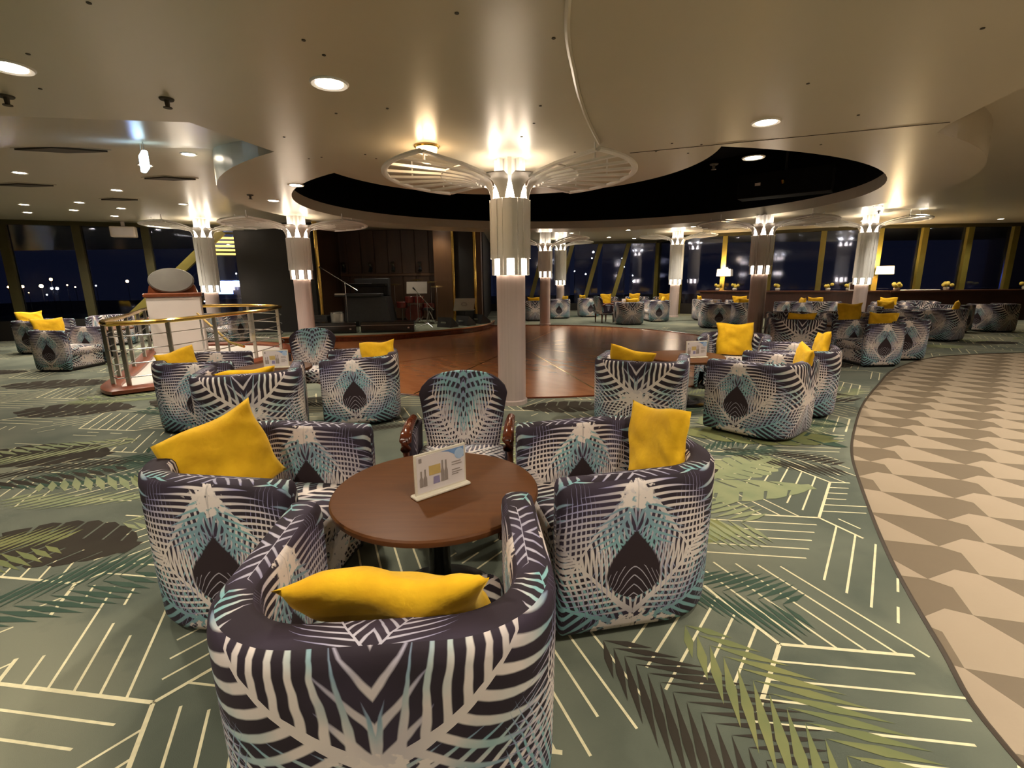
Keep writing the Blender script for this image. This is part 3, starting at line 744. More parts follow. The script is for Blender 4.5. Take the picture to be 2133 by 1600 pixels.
hr = [(9.6, 13.2, 'larger downlight above the column in front of the long counter'), (11.2, 13.7, 'larger downlight right of the counter column'), (11.6, 16.5, 'small downlight above the bright yellow mullion'), (13.5, 16.3, 'small downlight over the counter right of the bright mullion'), (16.0, 16.4, 'rightmost downlight high above the right windows'), (9.6, 16.4, 'small downlight between the two lit columns on the right')]
for x, y, lab in hr: downlight(x, y, ZH, lab, 'downlights over the right seating', .85)
for x, y in ((6.6, 5.2), (9.6, 7.4), (5.0, 2.4), (4.6, .2), (8.0, 4.0), (5.2, 1.2), (6.2, 3.4)): downlight(x, y, ZH, 'downlight over the walkway beyond the right picture edge', 'downlights over the walkway', .85, 55)
hf = [(3.15, 16.9), (4.4, 18.7), (4.3, 16.8), (4.7, 15.7), (6.45, 17.7), (7.7, 18.0), (4.3, 21.8), (5.6, 22.6), (2.4, 19.6)]
for x, y in hf: downlight(x, y, ZH, 'tiny round downlight over the far seating behind the dance floor', 'downlights over the far seating', .85)
for x, y in ((-3.85, 15.3), (-2.4, 16.4)): downlight(x, y, ZH, 'small downlight in the ceiling over the stage', 'downlights over the stage', .8, 18)
# surface mounted lantern near the middle column
t = thing('lantern_light', 'warm surface-mounted ceiling lantern left of the middle column crown', 'ceiling light', (-.85, 5.35, ZL))
MB().lathe([(.12, -.02), (.13, -.01), (.13, 0)], 24).build('rim', 'brass', t, True); MB().lathe([(.06, -.075), (.10, -.06), (.11, -.02)], 24).build('glass_bowl', 'shade', t, True)
L = bpy.data.lights.new('lantern_lamp', 'POINT'); L.energy = 3; L.color = (1, .7, .4); L.shadow_soft_size = .1
lo = bpy.data.objects.new('lantern_lamp', L); COL.objects.link(lo); lo.parent = t; lo.location = (0, 0, -.14)
def sprinkler(x, y, z, label, grp=None):
    t = thing('sprinkler', label, 'sprinkler', (x, y, z), 0, grp)
    MB().lathe([(.045, -.012), (.05, -.004), (.05, 0)], 16).build('plate', 'vent', t, True); MB().lathe([(.014, -.06), (.018, -.012)], 10).build('stem', 'vent', t, True); MB().lathe([(.03, -.066), (.03, -.06)], 12).build('deflector', 'vent', t)
sprinkler(-2.56, 3.97, ZL, 'dark ceiling sprinkler left of the large downlight'); sprinkler(-3.67, 3.88, ZL, 'ceiling sprinkler near the left edge of the picture')
sprinkler(-3.9, 6.3, ZH, 'ceiling sprinkler behind the soffit edge beside the exit sign'); sprinkler(7.9, 9.0, ZH, 'lone ceiling sprinkler at the far right above the walkway'); sprinkler(2.5, 6.3, ZL, 'ceiling sprinkler between the seam and the black opening'); sprinkler(10.3, 14.1, ZH, 'small ceiling sprinkler above the right counter')
sprinkler(-4.1, 8.05, ZL, 'ceiling sprinkler in the soffit between two downlights')
rs = random.Random(5); mb = MB()
for k in range(46):
    x, y = rs.uniform(-3.5, 3.4), rs.uniform(1.8, 6.0)
    if in_poly(x, y, NEAR) and not in_hole(x, y): mb.lathe([(.012, ZL - .004), (.012, ZL)], 8, 0, Matrix.Translation((x, y, 0)))
o = mb.build('ceiling_screws', 'vent', bpy.data.objects['ceiling_soffit']); o['kind'] = 'stuff'
for (x, y, w_, lab) in ((-5.9, 6.85, 1.1, 'long dark lens-shaped air vent nearest in the left ceiling'), (-5.75, 8.7, .8, 'dark lens-shaped air vent behind the exit sign'), (-8.6, 9.1, .9, 'faint dark air vent at the far left of the ceiling'), (-8.2, 10.7, .7, 'small dark air vent beneath the left ceiling lights')):
    t = thing('air_vent', lab, 'vent', (x, y, ZH), R(8))
    MB().prism([(-w_ / 2, 0), (0, -.16), (w_ / 2, 0), (0, .10)], -.035, -.0).build('hood', 'vent', t); MB().prism([(-w_ / 2 - .05, 0), (0, -.2), (w_ / 2 + .05, 0), (0, .14)], -.012, 0).build('flange', 'ceiling', t)
t = thing('exit_sign', 'glaring bluish white exit sign hanging from the left ceiling', 'sign', (-4.42, 6.26, 2.98), R(-48))
MB().bev((-.17, -.03, -.09), (.17, .03, .11), .01).build('housing', 'exitglow', t)
for x in (-.11, -.02, .07): MB().box((x, -.034, -.06), (x + .03, -.031, .08)).build('stripe', 'exitblue', t)
for x in (-.12, .12): MB().tube([(x, 0, .1), (x, 0, .32)], .006, 6).build('hanger', 'chrome', t)
t = thing('wall_speaker', 'white box speaker under the ceiling at the left windows', 'speaker', (-11.2, 14.6, 2.86), R(22))
MB().bev((-.3, -.22, 0), (.3, .02, .30), .02).build('cabinet', 'white', t); MB().box((-.25, -.23, .05), (.25, -.221, .25)).build('grille', 'card', t); MB().box((-.04, -.1, .30), (.04, -.04, .44)).build('bracket', 'white', t)
t = thing('black_light_box', 'black lighting box hanging inside the ceiling opening at right', 'light rig', (5.0, 9.3, 2.98), R(-38))
MB().bev((-.75, -.2, 0), (.75, .2, .42), .01).build('box', 'black', t); MB().lathe([(.02, .0), (.07, -.14)], 14, 0, TR((0, -.26, .26), 0, R(70))).build('spot_can', 'brass', t, True)
MB().box((-.45, -.21, .2), (-.36, -.201, .25)).build('switch_plate', 'paper', t); MB().tube([(0, 0, .42), (0, 0, 1.3)], .02, 6).build('hanger', 'equip', t)

# ------------------------------------------------------------------ tub chairs
HW, BK, FR, RC, TH, TOPZ = .465, -.41, .385, .30, .125, .755
def shell_path():
    pts = []
    x = HW - RC
    for k in range(7): pts.append(((x * k / 6, BK), (0, -1), x * k / 6))
    s0 = x
    for k in range(1, 15):
        a = -PI / 2 + (PI / 2) * k / 14
        pts.append(((x + RC * math.cos(a), BK + RC + RC * math.sin(a)), (math.cos(a), math.sin(a)), s0 + RC * (a + PI / 2)))
    s1 = s0 + RC * PI / 2; y0 = BK + RC
    for k in range(1, 9): pts.append(((HW, y0 + (FR - y0) * k / 8), (1, 0), s1 + (FR - y0) * k / 8))
    left = [((-p[0], p[1]), (-n[0], n[1]), -s) for p, n, s in pts[:0:-1]]
    return left + pts
def shell_mesh():
    path = shell_path(); Smax = path[-1][2]
    # section: (offset inward, z, material, v)
    sec = [(.05, .035), (.026, .04), (.012, .07), (.006, .2), (.003, .4), (0, .6), (0, .70), (.006, .735), (.022, .752), (.045, .757), (.085, .757), (.108, .750), (.121, .732), (.126, .70), (.126, .5), (.126, .26)]
    smid = .063
    rings = []
    def ring(p, n, s, shr=1., dy=0.):
        vs = []; dip = .012 * min(1, max(0, (abs(s) - .3) / .8))
        for o, z in sec:
            oo = smid + (o - smid) * shr; zz = z - dip * (z > .5) if shr == 1 else .38 + (z - dip * (z > .5) - .38) * (1 - (1 - shr) * .18)
            vs.append((p[0] - n[0] * oo, p[1] - n[1] * oo + dy, zz))
        return vs
    p, n, s = path[0]; rings.append((ring(p, n, s, .25, .026), s - .03)); rings.append((ring(p, n, s, .72, .020), s - .02)); rings.append((ring(p, n, s, .92, .010), s - .01))
    for p, n, s in path: rings.append((ring(p, n, s), s))
    p, n, s = path[-1]; rings.append((ring(p, n, s, .92, .010), s + .01)); rings.append((ring(p, n, s, .72, .020), s + .02)); rings.append((ring(p, n, s, .25, .026), s + .03))
    mb = MB(); m = len(sec); uvs = []
    for vs, s in rings: mb.v += vs
    facesuv = []
    for i in range(len(rings) - 1):
        for j in range(m - 1):
            f = (i * m + j, i * m + j + 1, (i + 1) * m + j + 1, (i + 1) * m + j)
            top = 8 <= j <= 10
            sc = .82 if j < 8 else (.82 if top else .70)
            def uv(a, b_):
                s = rings[a][1]; o, z = sec[b_]
                if top: return (s / sc, .45 + o * 2.4)
                if j >= 11: return (s / sc * .9, (z - .02) / .75)
                return (s / sc, z / .75)
            mb.f.append(f[::-1] if False else f); mb.mi.append(1 if top else 0)
            facesuv.append([uv(i, j), uv(i, j + 1), uv(i + 1, j + 1), uv(i + 1, j)])
    for i0 in (0, len(rings) - 1):
        f = tuple(range(i0 * m, i0 * m + m)); mb.f.append(f if i0 else f[::-1]); mb.mi.append(0)
        fu = [(1.33 + sec[k][0], sec[k][1] / .75) for k in range(m)]
        facesuv.append(fu if i0 else fu[::-1])
    me = mb.mesh('back_and_arms', ['palm', 'palm_top'], True, 1.2)
    ul = me.uv_layers.new(name='UVMap'); k = 0
    for fu in facesuv:
        for q in fu: ul.data[k].uv = q; k += 1
    bm = bmesh.new(); bm.from_mesh(me); bmesh.ops.recalc_face_normals(bm, faces=bm.faces); bm.to_mesh(me); bm.free()
    return me
def planar_uv(me, fn):
    ul = me.uv_layers.new(name='UVMap')
    for p in me.polygons:
        for li in p.loop_indices:
            ul.data[li].uv = fn(me.vertices[me.loops[li].vertex_index].co, p.normal)
def soft_box(a, b, r, nx=10, ny=10, crown=.02):
    """rounded cushion: a subdivided top that swells a little"""
    (x0, y0, z0), (x1, y1, z1) = a, b
    mb = MB(); prof = [(r, z0), (r * .3, z0 + r * .3), (0, z0 + r), (0, z1 - r), (r * .3, z1 - r * .3), (r, z1)]
    vs = []; n = 32
    def loop(i, z):
        out = []
        X0, X1, Y0, Y1 = x0 + i, x1 - i, y0 + i, y1 - i; c = .05
        for (cx, cy, a0) in ((X1 - c, Y1 - c, 0), (X0 + c, Y1 - c, 90), (X0 + c, Y0 + c, 180), (X1 - c, Y0 + c, 270)):
            for k in range(8): q = R(a0 + 90 * k / 7); out.append((cx + c * math.cos(q), cy + c * math.sin(q), z))
        return out
    for i, z in prof: vs += loop(i, z)
    vs += loop(r + .08, z1 + crown * .7); vs += loop(r + .18, z1 + crown)
    fs = []; K = len(prof) + 2
    for k in range(K - 1):
        for j in range(n): fs.append((k * n + j, k * n + (j + 1) % n, k * n + n + (j + 1) % n, k * n + n + j))
    fs += [tuple(range(n - 1, -1, -1)), tuple(range((K - 1) * n, K * n))]
    return mb.add(vs, fs)
tub_shell = shell_mesh()
tub_seat = soft_box((-.335, -.28, .27), (.335, .375, .42), .035).mesh('seat_cushion', 'palm', True, 1.0)
planar_uv(tub_seat, lambda c, n: (c.x / .82, (c.y + .45) / .85) if n.z > .5 else ((c.x if abs(n.y) > abs(n.x) else c.y) / .82, c.z / .75))
tub_front = MB().bev((-.338, -.30, .05), (.338, .355, .285), .02).mesh('front_panel', 'palm')
planar_uv(tub_front, lambda c, n: (c.x / .82, c.z / .75 + .3))
tub_foot = MB().lathe([(.025, 0), (.03, .05)], 10).mesh('foot', 'plinth', True)
tub_plinth = MB().prism([(-.40, .33), (-.40, -.12), (-.33, -.30), (-.14, -.355), (.14, -.355), (.33, -.30), (.40, -.12), (.40, .33)], .022, .05).mesh('plinth', 'plinth')
GRP = 'palm print tub chairs'
def tub(x, y, deg, label, z=0):
    t = thing('tub_chair', label, 'armchair', (x, y, z), R(deg), GRP)
    link('back_and_arms', tub_shell, t); link('seat_cushion', tub_seat, t); link('front_panel', tub_front, t); link('plinth', tub_plinth, t)
    for fx, fy in ((-.36, .30), (.36, .30), (-.30, -.26), (.30, -.26)): link('foot', tub_foot, t, (fx, fy, 0))
    return t
# pillows
def pillow_mesh(seed, W=.48, H=.45, T=.115):
    r_ = random.Random(seed); n = 22
    ph = [r_.uniform(0, 6.3) for _ in range(6)]
    mb = MB(); vs = []
    for side in (1, -1):
        for i in range(n + 1):
            for j in range(n + 1):
                u, v = 2 * i / n - 1, 2 * j / n - 1
                e = (1 - abs(u) ** 3.2) * (1 - abs(v) ** 3.2)
                t = T / 2 * max(e, 0) ** .55
                pin = 1 - .07 * (1 - abs(v) ** 2) * abs(u) ** 3; pin2 = 1 - .07 * (1 - abs(u) ** 2) * abs(v) ** 3
                x, z = u * W / 2 * pin, v * H / 2 * pin2
                edge = min(1, (1 - max(abs(u), abs(v))) * 4)
                wr = (.008 * math.sin(4 * u + 3 * v + ph[0]) * math.sin(3 * v + ph[1]) + .0035 * math.sin(11 * v - 7 * u + ph[2]) * math.sin(2 * u + ph[3]) + .003 * math.sin(9 * (u * u + v) + ph[4])) * edge
                wr += .012 * math.sin(4 * u + ph[4]) * v
                vs.append((x + .008 * math.sin(5 * v + ph[5]), side * t + wr, z + H / 2 + .008 * math.sin(4 * u + ph[1])))
    m = (n + 1) ** 2; fs = []
    for i in range(n):
        for j in range(n):
            a = i * (n + 1) + j; q = (a, a + n + 1, a + n + 2, a + 1)
            fs.append(q[::-1]); fs.append(tuple(k + m for k in q))
    mb.add(vs, fs)
    me = mb.mesh('throw_pillow', 'velvet', True, 3.0)
    bm = bmesh.new(); bm.from_mesh(me); bmesh.ops.remove_doubles(bm, verts=bm.verts, dist=1e-4); bmesh.ops.recalc_face_normals(bm, faces=bm.faces); bm.to_mesh(me); bm.free()
    return me
PM = [pillow_mesh(k) for k in (1, 2, 3)]
PI_N = [0]
def pillow(ch, label, lx=0., ly=-.16, lz=.43, lean=16, yaw=0., roll=0., sc=1., k=None):
    PI_N[0] += 1
    o = link('throw_pillow', PM[(PI_N[0] if k is None else k) % 3]); tag(o, label, 'cushion', 'mustard velvet pillows')
    if isinstance(ch, tuple): cx, cy, ca = ch
    else: cx, cy, ca = ch.location.x, ch.location.y, ch.rotation_euler.z
    c, s = math.cos(ca), math.sin(ca)
    Mx = Matrix.Translation((cx + c * lx - s * ly, cy + s * lx + c * ly, lz)) @ Matrix.Rotation(ca + R(yaw), 4, 'Z') @ Matrix.Rotation(R(lean), 4, 'X') @ Matrix.Rotation(R(roll), 4, 'Y') @ Matrix.Diagonal((sc, sc, sc, 1))
    o.matrix_world = Mx
    return o

# fan-back armchair with wooden arms
def fan_parts():
    d = {}
    mb = MB(); vs = []; n = 13; rows = 14
    def half(v): return .235 + .075 * v ** 1.2 - .03 * max(0, v - .86) / .14
    uvs = []
    for side in (0, 1):
        for i in range(rows + 1):
            v = i / rows; z = .38 + .54 * v; y = -.20 - .11 * v
            hw = half(v)
            for j in range(n + 1):
                u = 2 * j / n - 1
                zz = z + (.045 * (1 - u * u) - .02) * v ** 3 - (.05 * abs(u) ** 6) * v ** 4
                cur = .05 * u * u
                th = .03 + .045 * (1 - abs(u) ** 3) * (1 - (2 * v - 1) ** 4)
                vs.append((u * hw, y + cur + (th * .7 if side == 0 else -th * .6), zz)); uvs.append((u * hw / .5, v * .95 - .02))
    m = (rows + 1) * (n + 1); fs = []
    for i in range(rows):
        for j in range(n):
            a = i * (n + 1) + j; q = (a, a + 1, a + n + 2, a + n + 1)
            fs += [q[::-1], tuple(k + m for k in q)]
    ed = [i * (n + 1) for i in range(rows + 1)] + [rows * (n + 1) + j for j in range(1, n + 1)] + [i * (n + 1) + n for i in range(rows - 1, -1, -1)]
    for a, b_ in zip(ed, ed[1:]): fs.append((a, b_, b_ + m, a + m))
    mb.add(vs, fs); me = mb.mesh('backrest', 'palm_fan', True, 1.0)
    ul = me.uv_layers.new(name='UVMap')
    for lp in me.loops: ul.data[lp.index].uv = uvs[lp.vertex_index]
    bm = bmesh.new(); bm.from_mesh(me); bmesh.ops.recalc_face_normals(bm, faces=bm.faces); bm.to_mesh(me); bm.free()
    d['backrest'] = me
    pts = [(half(v) * s_, -.20 - .11 * v + .05 + .005, .38 + .54 * v + (-.07 * (v ** 4) if True else 0)) for s_, vv in ((-1, range(0, 11)),) for v in [k / 10 for k in vv]]
    d['seat'] = soft_box((-.29, -.22, .30), (.29, .30, .46), .035).mesh('seat', 'palm', True, 1.0)
    planar_uv(d['seat'], lambda c, n_: (c.x / .82, (c.y + .3) / .75) if n_.z > .5 else ((c.x + c.y) / .82, c.z / .75))
    d['arm'] = MB().tube([(0, -.26, .60), (0, -.12, .665), (0, .04, .672), (0, .17, .655), (0, .225, .62), (0, .225, .575), (0, .195, .56)], [.018, .026, .032, .034, .036, .032, .02], 10).mesh('armrest', 'mahogany', True, 2)
    d['post'] = MB().tube([(0, .19, .60), (0, .16, .50), (0, .19, .40)], [.022, .02, .022], 8).mesh('arm_post', 'mahogany', True, 2)
    d['side'] = MB().bev((-.02, -.24, .36), (.02, .16, .625), .012).mesh('arm_panel', 'palm_top')
    planar_uv(d['side'], lambda c, n_: (c.y / .4, c.z))
    d['leg'] = MB().tube([(0, 0, .32), (0, 0, .18), (0, 0, .0)], [.030, .026, .016], 8).mesh('leg', 'mahogany', True, 2)
    return d
FAN = fan_parts()
def fan_chair(x, y, deg, label):
    t = thing('fan_back_chair', label, 'armchair', (x, y, 0), R(deg), 'fan-back chairs with wooden arms')
    link('backrest', FAN['backrest'], t); link('seat', FAN['seat'], t)
    for s_ in (-1, 1):
        a = link('armrest', FAN['arm'], t, (.315 * s_, 0, 0), R(3 * s_)); a['label'] = 'polished brown wooden armrest'
        link('arm_post', FAN['post'], t, (.315 * s_, 0, 0)); link('arm_panel', FAN['side'], t, (.305 * s_, 0, 0))
        link('leg', FAN['leg'], t, (.25 * s_, .25, 0)); link('leg', FAN['leg'], t, (.23 * s_, -.19, 0))
    return t
# tables
tb_top = MB().lathe([(.455, .562), (.472, .568), (.476, .58), (.476, .59), (.470, .598), (.46, .60)], 64).mesh('table_top', 'tabletop', True, .5)
tb_ped = MB().lathe([(.20, .03), (.10, .05), (.055, .10), (.05, .3), (.06, .5), (.16, .545), (.18, .562)], 28).mesh('pedestal', 'tableblack', True)
tb_base = MB().lathe([(.28, 0), (.29, .012), (.27, .025), (.19, .032)], 36).mesh('base', 'tableblack', True)
def table(x, y, label, sc=1.):
    t = thing('round_table', label, 'table', (x, y, 0), 0, 'round lounge tables'); t.scale = (sc, sc, 1)
    link('table_top', tb_top, t); link('pedestal', tb_ped, t); link('base', tb_base, t); return t
# menu card stand
def sign_parts():
    d = {}
    d['base'] = MB().bev((-.145, -.03, 0), (.145, .03, .014), .004).mesh('stand_base', 'acrylic')
    d['panel'] = MB().bev((-.135, -.005, .012), (.135, .005, .205), .002).mesh('acrylic_panel', 'acrylic')
    d['card'] = MB().box((-.125, -.0065, .022), (.125, -.0052, .195)).mesh('card', 'card')
    mb = MB(); y = -.0072
    def poly(P, mi): mb.add([(x, y - .0001 * mi, z) for x, z in P], [tuple(range(len(P)))], mi)
    arc = [(.0, .193), (.04, .184), (.07, .165), (.085, .145), (.10, .135), (.123, .145), (.123, .193)]
    poly(arc, 0); poly([(.098 + .026 * math.cos(a), .163 + .026 * math.sin(a)) for a in [2 * PI * k / 16 for k in range(16)]], 1)
    poly([(-.065, .095), (-.005, .095), (-.005, .14), (-.065, .14)], 2)
    for x0, h in ((-.105, .06), (-.085, .064), (.005, .082), (.024, .08)):
        poly([(x0 - .009, .05), (x0 + .009, .05), (x0 + .009, .05 + h * .6), (x0 + .004, .05 + h * .8), (x0 + .004, .05 + h * 1.25), (x0 - .004, .05 + h * 1.25), (x0 - .004, .05 + h * .8), (x0 - .009, .05 + h * .6)], 3)
    poly([(-.045, .05), (-.01, .05), (-.012, .085), (-.043, .085)], 4)
    for z0, x1 in ((.125, .105), (.113, .11), (.088, .10), (.076, .112), (.066, .09)): poly([(.055, z0), (x1, z0), (x1, z0 + .005), (.055, z0 + .005)], 3)
    poly([(-.115, .165), (-.10, .165), (-.10, .185), (-.115, .185)], 3)
    d['print'] = mb.mesh('print', ['p_blue', 'p_lblue', 'p_gold', 'p_grey', 'p_violet'])
    return d
SG = sign_parts()
def menu(x, y, z, deg, label, sc=1.):
    t = thing('menu_stand', label, 'sign', (x, y, z), R(deg), 'table menu stands'); t.scale = (sc,) * 3
    link('stand_base', SG['base'], t); p = link('acrylic_panel', SG['panel'], t); c = link('card', SG['card'], t); link('print', SG['print'], c)

# --- front group
A = tub(-.355, 1.315, 4.5, 'nearest tub chair with its palm print back to the viewer, pillow lying inside')
pillow(A, 'yellow pillow lying across the back of the nearest tub chair', .05, .05, .47, 43, -4, -3, 1.10, 0)
B = tub(-1.27, 2.29, -97, 'tub chair left of the front table facing right')
pillow(B, 'large tilted yellow pillow on the tub chair left of the front table', -.02, -.12, .46, 12, -32, 16, 1.0, 1)
D = tub(.50, 2.30, 101, 'tub chair right of the front table facing left')
pillow(D, 'upright yellow pillow on the tub chair right of the front table', -.04, -.21, .47, 8, 6, 8, 1.0, 2)
table(-.36, 2.10, 'front round dark wood table with a menu stand')
menu(-.33, 2.06, .60, 40, 'clear menu stand with blue-cornered drinks card on the front table')
fan_chair(-.33, 2.92, 180, 'fan-back palm print chair with wooden arms behind the front table')
# --- second group, left
F = tub(-2.50, 4.50, 20, 'tub chair with its back to the viewer in the left middle group')
pillow(F, 'yellow pillow peeping over the back-turned chair of the left middle group', .02, .06, .455, 46, 4, -6, 1.05, 0)
G = tub(-1.72, 5.45, 104, 'tub chair beside the parquet in the left middle group')
pillow(G, 'small-looking yellow pillow end-on in the chair beside the parquet', -.02, -.18, .45, 10, 62, 6, .95, 1)
Hc = tub(-3.42, 5.25, -75, 'leftmost tub chair of the left middle group facing right')
pillow(Hc, 'yellow pillow corner in the leftmost chair of the left middle group', .0, -.17, .45, 10, -40, 10, .9, 2)
table(-2.72, 5.42, 'round table inside the left middle group of chairs', .85)
menu(-2.66, 5.36, .60, 10, 'menu stand on the table of the left middle group')
fan_chair(-2.62, 6.15, 188, 'fan-back chair facing the viewer behind the left middle group')
# --- third group, right
K = tub(1.36, 4.95, -22, 'left chair of the right middle group with its back to the viewer')
pillow(K, 'yellow pillow lying flat in the left chair of the right middle group', -.10, -.17, .48, 20, -12, 10, .95, 0)
Lc = tub(2.58, 4.78, 41, 'large tub chair nearest the walkway with teardrop print side')
pillow(Lc, 'yellow pillow on the rim of the chair nearest the walkway', .10, -.24, .52, 10, 35, -8, .85, 1)
Mc = tub(3.35, 5.55, 62, 'tub chair half hidden behind the chair nearest the walkway')
pillow(Mc, 'yellow pillow in the half hidden chair by the walkway', .05, -.20, .52, 8, 10, 8, .9, 2)
Nc = tub(3.15, 6.75, 152, 'tub chair facing the viewer across the right middle table')
pillow(Nc, 'square upright yellow pillow in the chair facing the viewer across the right table', .0, -.08, .44, 6, 14, 0, 1.05, 0)
table(2.15, 5.9, 'round table in the right middle group by the parquet')
menu(2.22, 5.72, .60, 8, 'menu stand on the right middle table')
# --- right group by the walkway
O = tub(6.40, 8.55, 92, 'dark tub chair side-on beside the walkway further back')
pillow(O, 'yellow pillow in the side-on chair beside the far walkway', .0, -.2, .50, 8, 50, 0, .9)
O2 = tub(7.35, 9.15, 80, 'tub chair mostly hidden behind the side-on walkway chair')
K2 = tub(5.55, 9.35, -18, 'back-turned tub chair in the group right of the lit column')
pillow(K2, 'yellow pillow strip over the back-turned chair right of the lit column', 0., -.2, .44, 14)
X1 = tub(6.25, 10.85, 165, 'tub chair facing the viewer behind the back-turned chair on the right')
X2 = tub(7.45, 10.75, 172, 'tub chair facing the viewer holding a tall square pillow')
pillow(X2, 'tall square yellow pillow standing in a chair of the right group', -.05, .05, .44, 4, 8, 0, 1.15)
table(6.6, 9.7, 'round table inside the group right of the lit column', .9)
P1 = tub(9.1, 11.3, 60, 'tub chair with teardrop side at the far end of the walkway')
P2 = tub(10.35, 11.6, 25, 'rounded tub chair at the far end of the walkway')
pillow(P2, 'yellow pillow in the rounded chair at the far end of the walkway', 0., -.2, .50, 8, 20)
Q = tub(13.3, 13.3, 10, 'tub chair cut by the right edge of the picture'); Q2 = tub(12.0, 13.3, -60, 'dark tub chair beside the one cut by the right edge')
Y1 = tub(10.1, 12.9, 170, 'dark tub chair facing the viewer near the right counter')
pillow(Y1, 'folded yellow pillow in the dark chair near the right counter', .1, -.02, .44, 4, 10)
table(11.1, 12.7, 'round table between the far right chairs', .9)
# --- far right groups
far = [(9.0, 15.4, 95, 'side-on tub chair right of the lit column at the parquet edge', 1), (6.35, 15.2, -100, 'dark tub chair left of the lit column at the parquet edge', 0), (7.35, 15.6, 20, 'back-turned tub chair touching the lit column at the parquet edge', 1),
       (7.2, 18.0, -90, 'small tub chair before the left end of the long counter', 1), (10.0, 15.7, -60, 'tub chair near the middle of the long counter', 1), (11.5, 14.7, 170, 'tub chair beside the lit column at the counter', 1), (8.05, 17.1, 175, 'far tub chair facing the viewer by the counter', 1), (12.6, 15.0, 150, 'tub chair at the right part of the counter', 0),
       (4.05, 16.6, 0, 'back-turned tub chair just beyond the parquet', 1), (5.30, 17.7, 95, 'side-on tub chair just beyond the parquet', 1), (3.2, 20.3, -92, 'distant tub chair beyond the parquet facing right', 1), (4.15, 21.2, 175, 'distant tub chair before the far windows, left of a pair', 1), (5.5, 21.4, 180, 'distant tub chair before the far windows, right of a pair', 1), (6.6, 20.9, 160, 'small tub chair behind the lone far right column', 1),
       (.9, 18.6, 0, 'back-turned tub chair left of the far dance floor column', 1), (1.95, 19.6, 92, 'side-on tub chair right of the far dance floor column', 1)]
for x, y, dg, lab, pl in far:
    c = tub(x, y, dg, lab)
    if pl: pillow(c, 'yellow pillow in the ' + lab.replace(' tub chair', ' chair'), random.uniform(-.05, .05), -.17, .44, 10, random.uniform(-25, 25))
fan_chair(3.3, 17.3, -70, 'dark fan-back chair left of the chairs just beyond the parquet')
table(4.2, 17.9, 'round table behind the chairs just beyond the parquet', .9); table(7.0, 16.6, 'small red-brown table left of the lit parquet column', .8); table(4.6, 20.3, 'distant round table by the far windows', .9); table(.6, 19.8, 'distant round table left of the far column', .9)
menu(4.2, 17.9, .6, 10, 'tiny menu stand beyond the parquet'); menu(7.0, 16.6, .6, 10, 'tiny menu stand left of the lit parquet column')
# --- left groups
L1c = tub(-8.35, 9.0, -92, 'lone tub chair at the far left facing the railing')
pillow(L1c, 'yellow pillow in the lone chair at the far left', .05, -.22, .50, 12, -30)
L2c = tub(-11.0, 11.3, -92, 'tub chair behind the lone far left chair')
pillow(L2c, 'yellow pillow in the second chair at the far left', .0, -.22, .50, 12, -30)
L3c = tub(-10.4, 12.6, -150, 'grey-looking tub chair by the left windows behind the railing')
table(-8.9, 10.6, 'dark round table behind the brass railing at left'); table(-9.9, 13.4, 'round table by the left windows', .9)
L4c = tub(-7.6, 12.9, 170, 'tub chair behind the railing beside the slim left column')
fan_chair(-9.3, 12.9, 150, 'dark fan-back chair behind the brass railing')

# ------------------------------------------------------------------ long counter by the right windows
ct = thing('window_counter', 'long dark wooden counter along the right windows', 'counter', (0, 0, 0))
CP = [(7.5, 19.4), (12.9, 16.5), (22, 16.2)]
for (p, q) in zip(CP, CP[1:]):
    p, q = Vector(p), Vector(q); d = q - p; a = math.atan2(d.y, d.x); T = TR((p.x, p.y, 0), a)
    MB().box((0, .06, 0), (d.length, .5, .98), 0, T).build('front', 'counter', ct); MB().box((-.05, 0, .98), (d.length + .05, .6, 1.03), 0, T).build('worktop', 'countertop', ct)
def posy(x, y, z, lab, sc=1.):
    t = thing('flower_posy', lab, 'flowers', (x, y, z), 0, 'yellow posies on the counter'); t.scale = (sc,) * 3
    MB().lathe([(.05, 0), (.07, .04), (.06, .08)], 12).build('bowl', 'paper', t, True)
    r_ = random.Random(int(x * 100))
    for k in range(5): MB().ball((r_.uniform(-.11, .11), r_.uniform(-.06, .06), .11 + r_.uniform(0, .07)), .05, 8).build('bloom', 'flower', t, True)
    for k in range(3): MB().tube([(0, 0, .07), (.07 * (k - 1), .02, .14)], [.02, .004], 5).build('leaf', 'leafg', t)
for i, f_ in enumerate((.10, .20, .34, .44, .70, .80)):
    p = Vector(CP[0]).lerp(Vector(CP[1]), f_); posy(p.x + .15, p.y + .25, 1.03, 'yellow flower posy on the counter, number %s from its left end' % ('one', 'two', 'three', 'four', 'five', 'six')[i], 1.2)
for x, lab in ((13.2, 'yellow flower posy right of the counter column'), (14.9, 'yellow flower posy beside a cloth strip on the counter'), (17.6, 'yellow flower posy near the right end of the counter')): posy(x, 16.72, 1.03, lab, 1.3)
for x, lab in ((14.0, 'pale cloth strip laid on the counter'), (18.3, 'pale cloth strip at the right end of the counter')):
    tag(MB().bev((-.6, -.12, 0), (.6, .12, .02), .008).build('table_runner', 'paper'), lab, 'cloth').location = (x, 16.7, 1.03)
t = thing('picture_frame', 'small white frame standing on the counter', 'frame', (12.1, 17.2, 1.03))
for a_, b_ in (((-.2, 0, 0), (.2, .02, .03)), ((-.2, 0, .25), (.2, .02, .28)), ((-.2, 0, .03), (-.17, .02, .25)), ((.17, 0, .03), (.2, .02, .25))): MB().box(a_, b_).build('frame_bar', 'paper', t)
MB().box((-.17, .005, .03), (.17, .015, .25)).build('picture', 'counter', t)
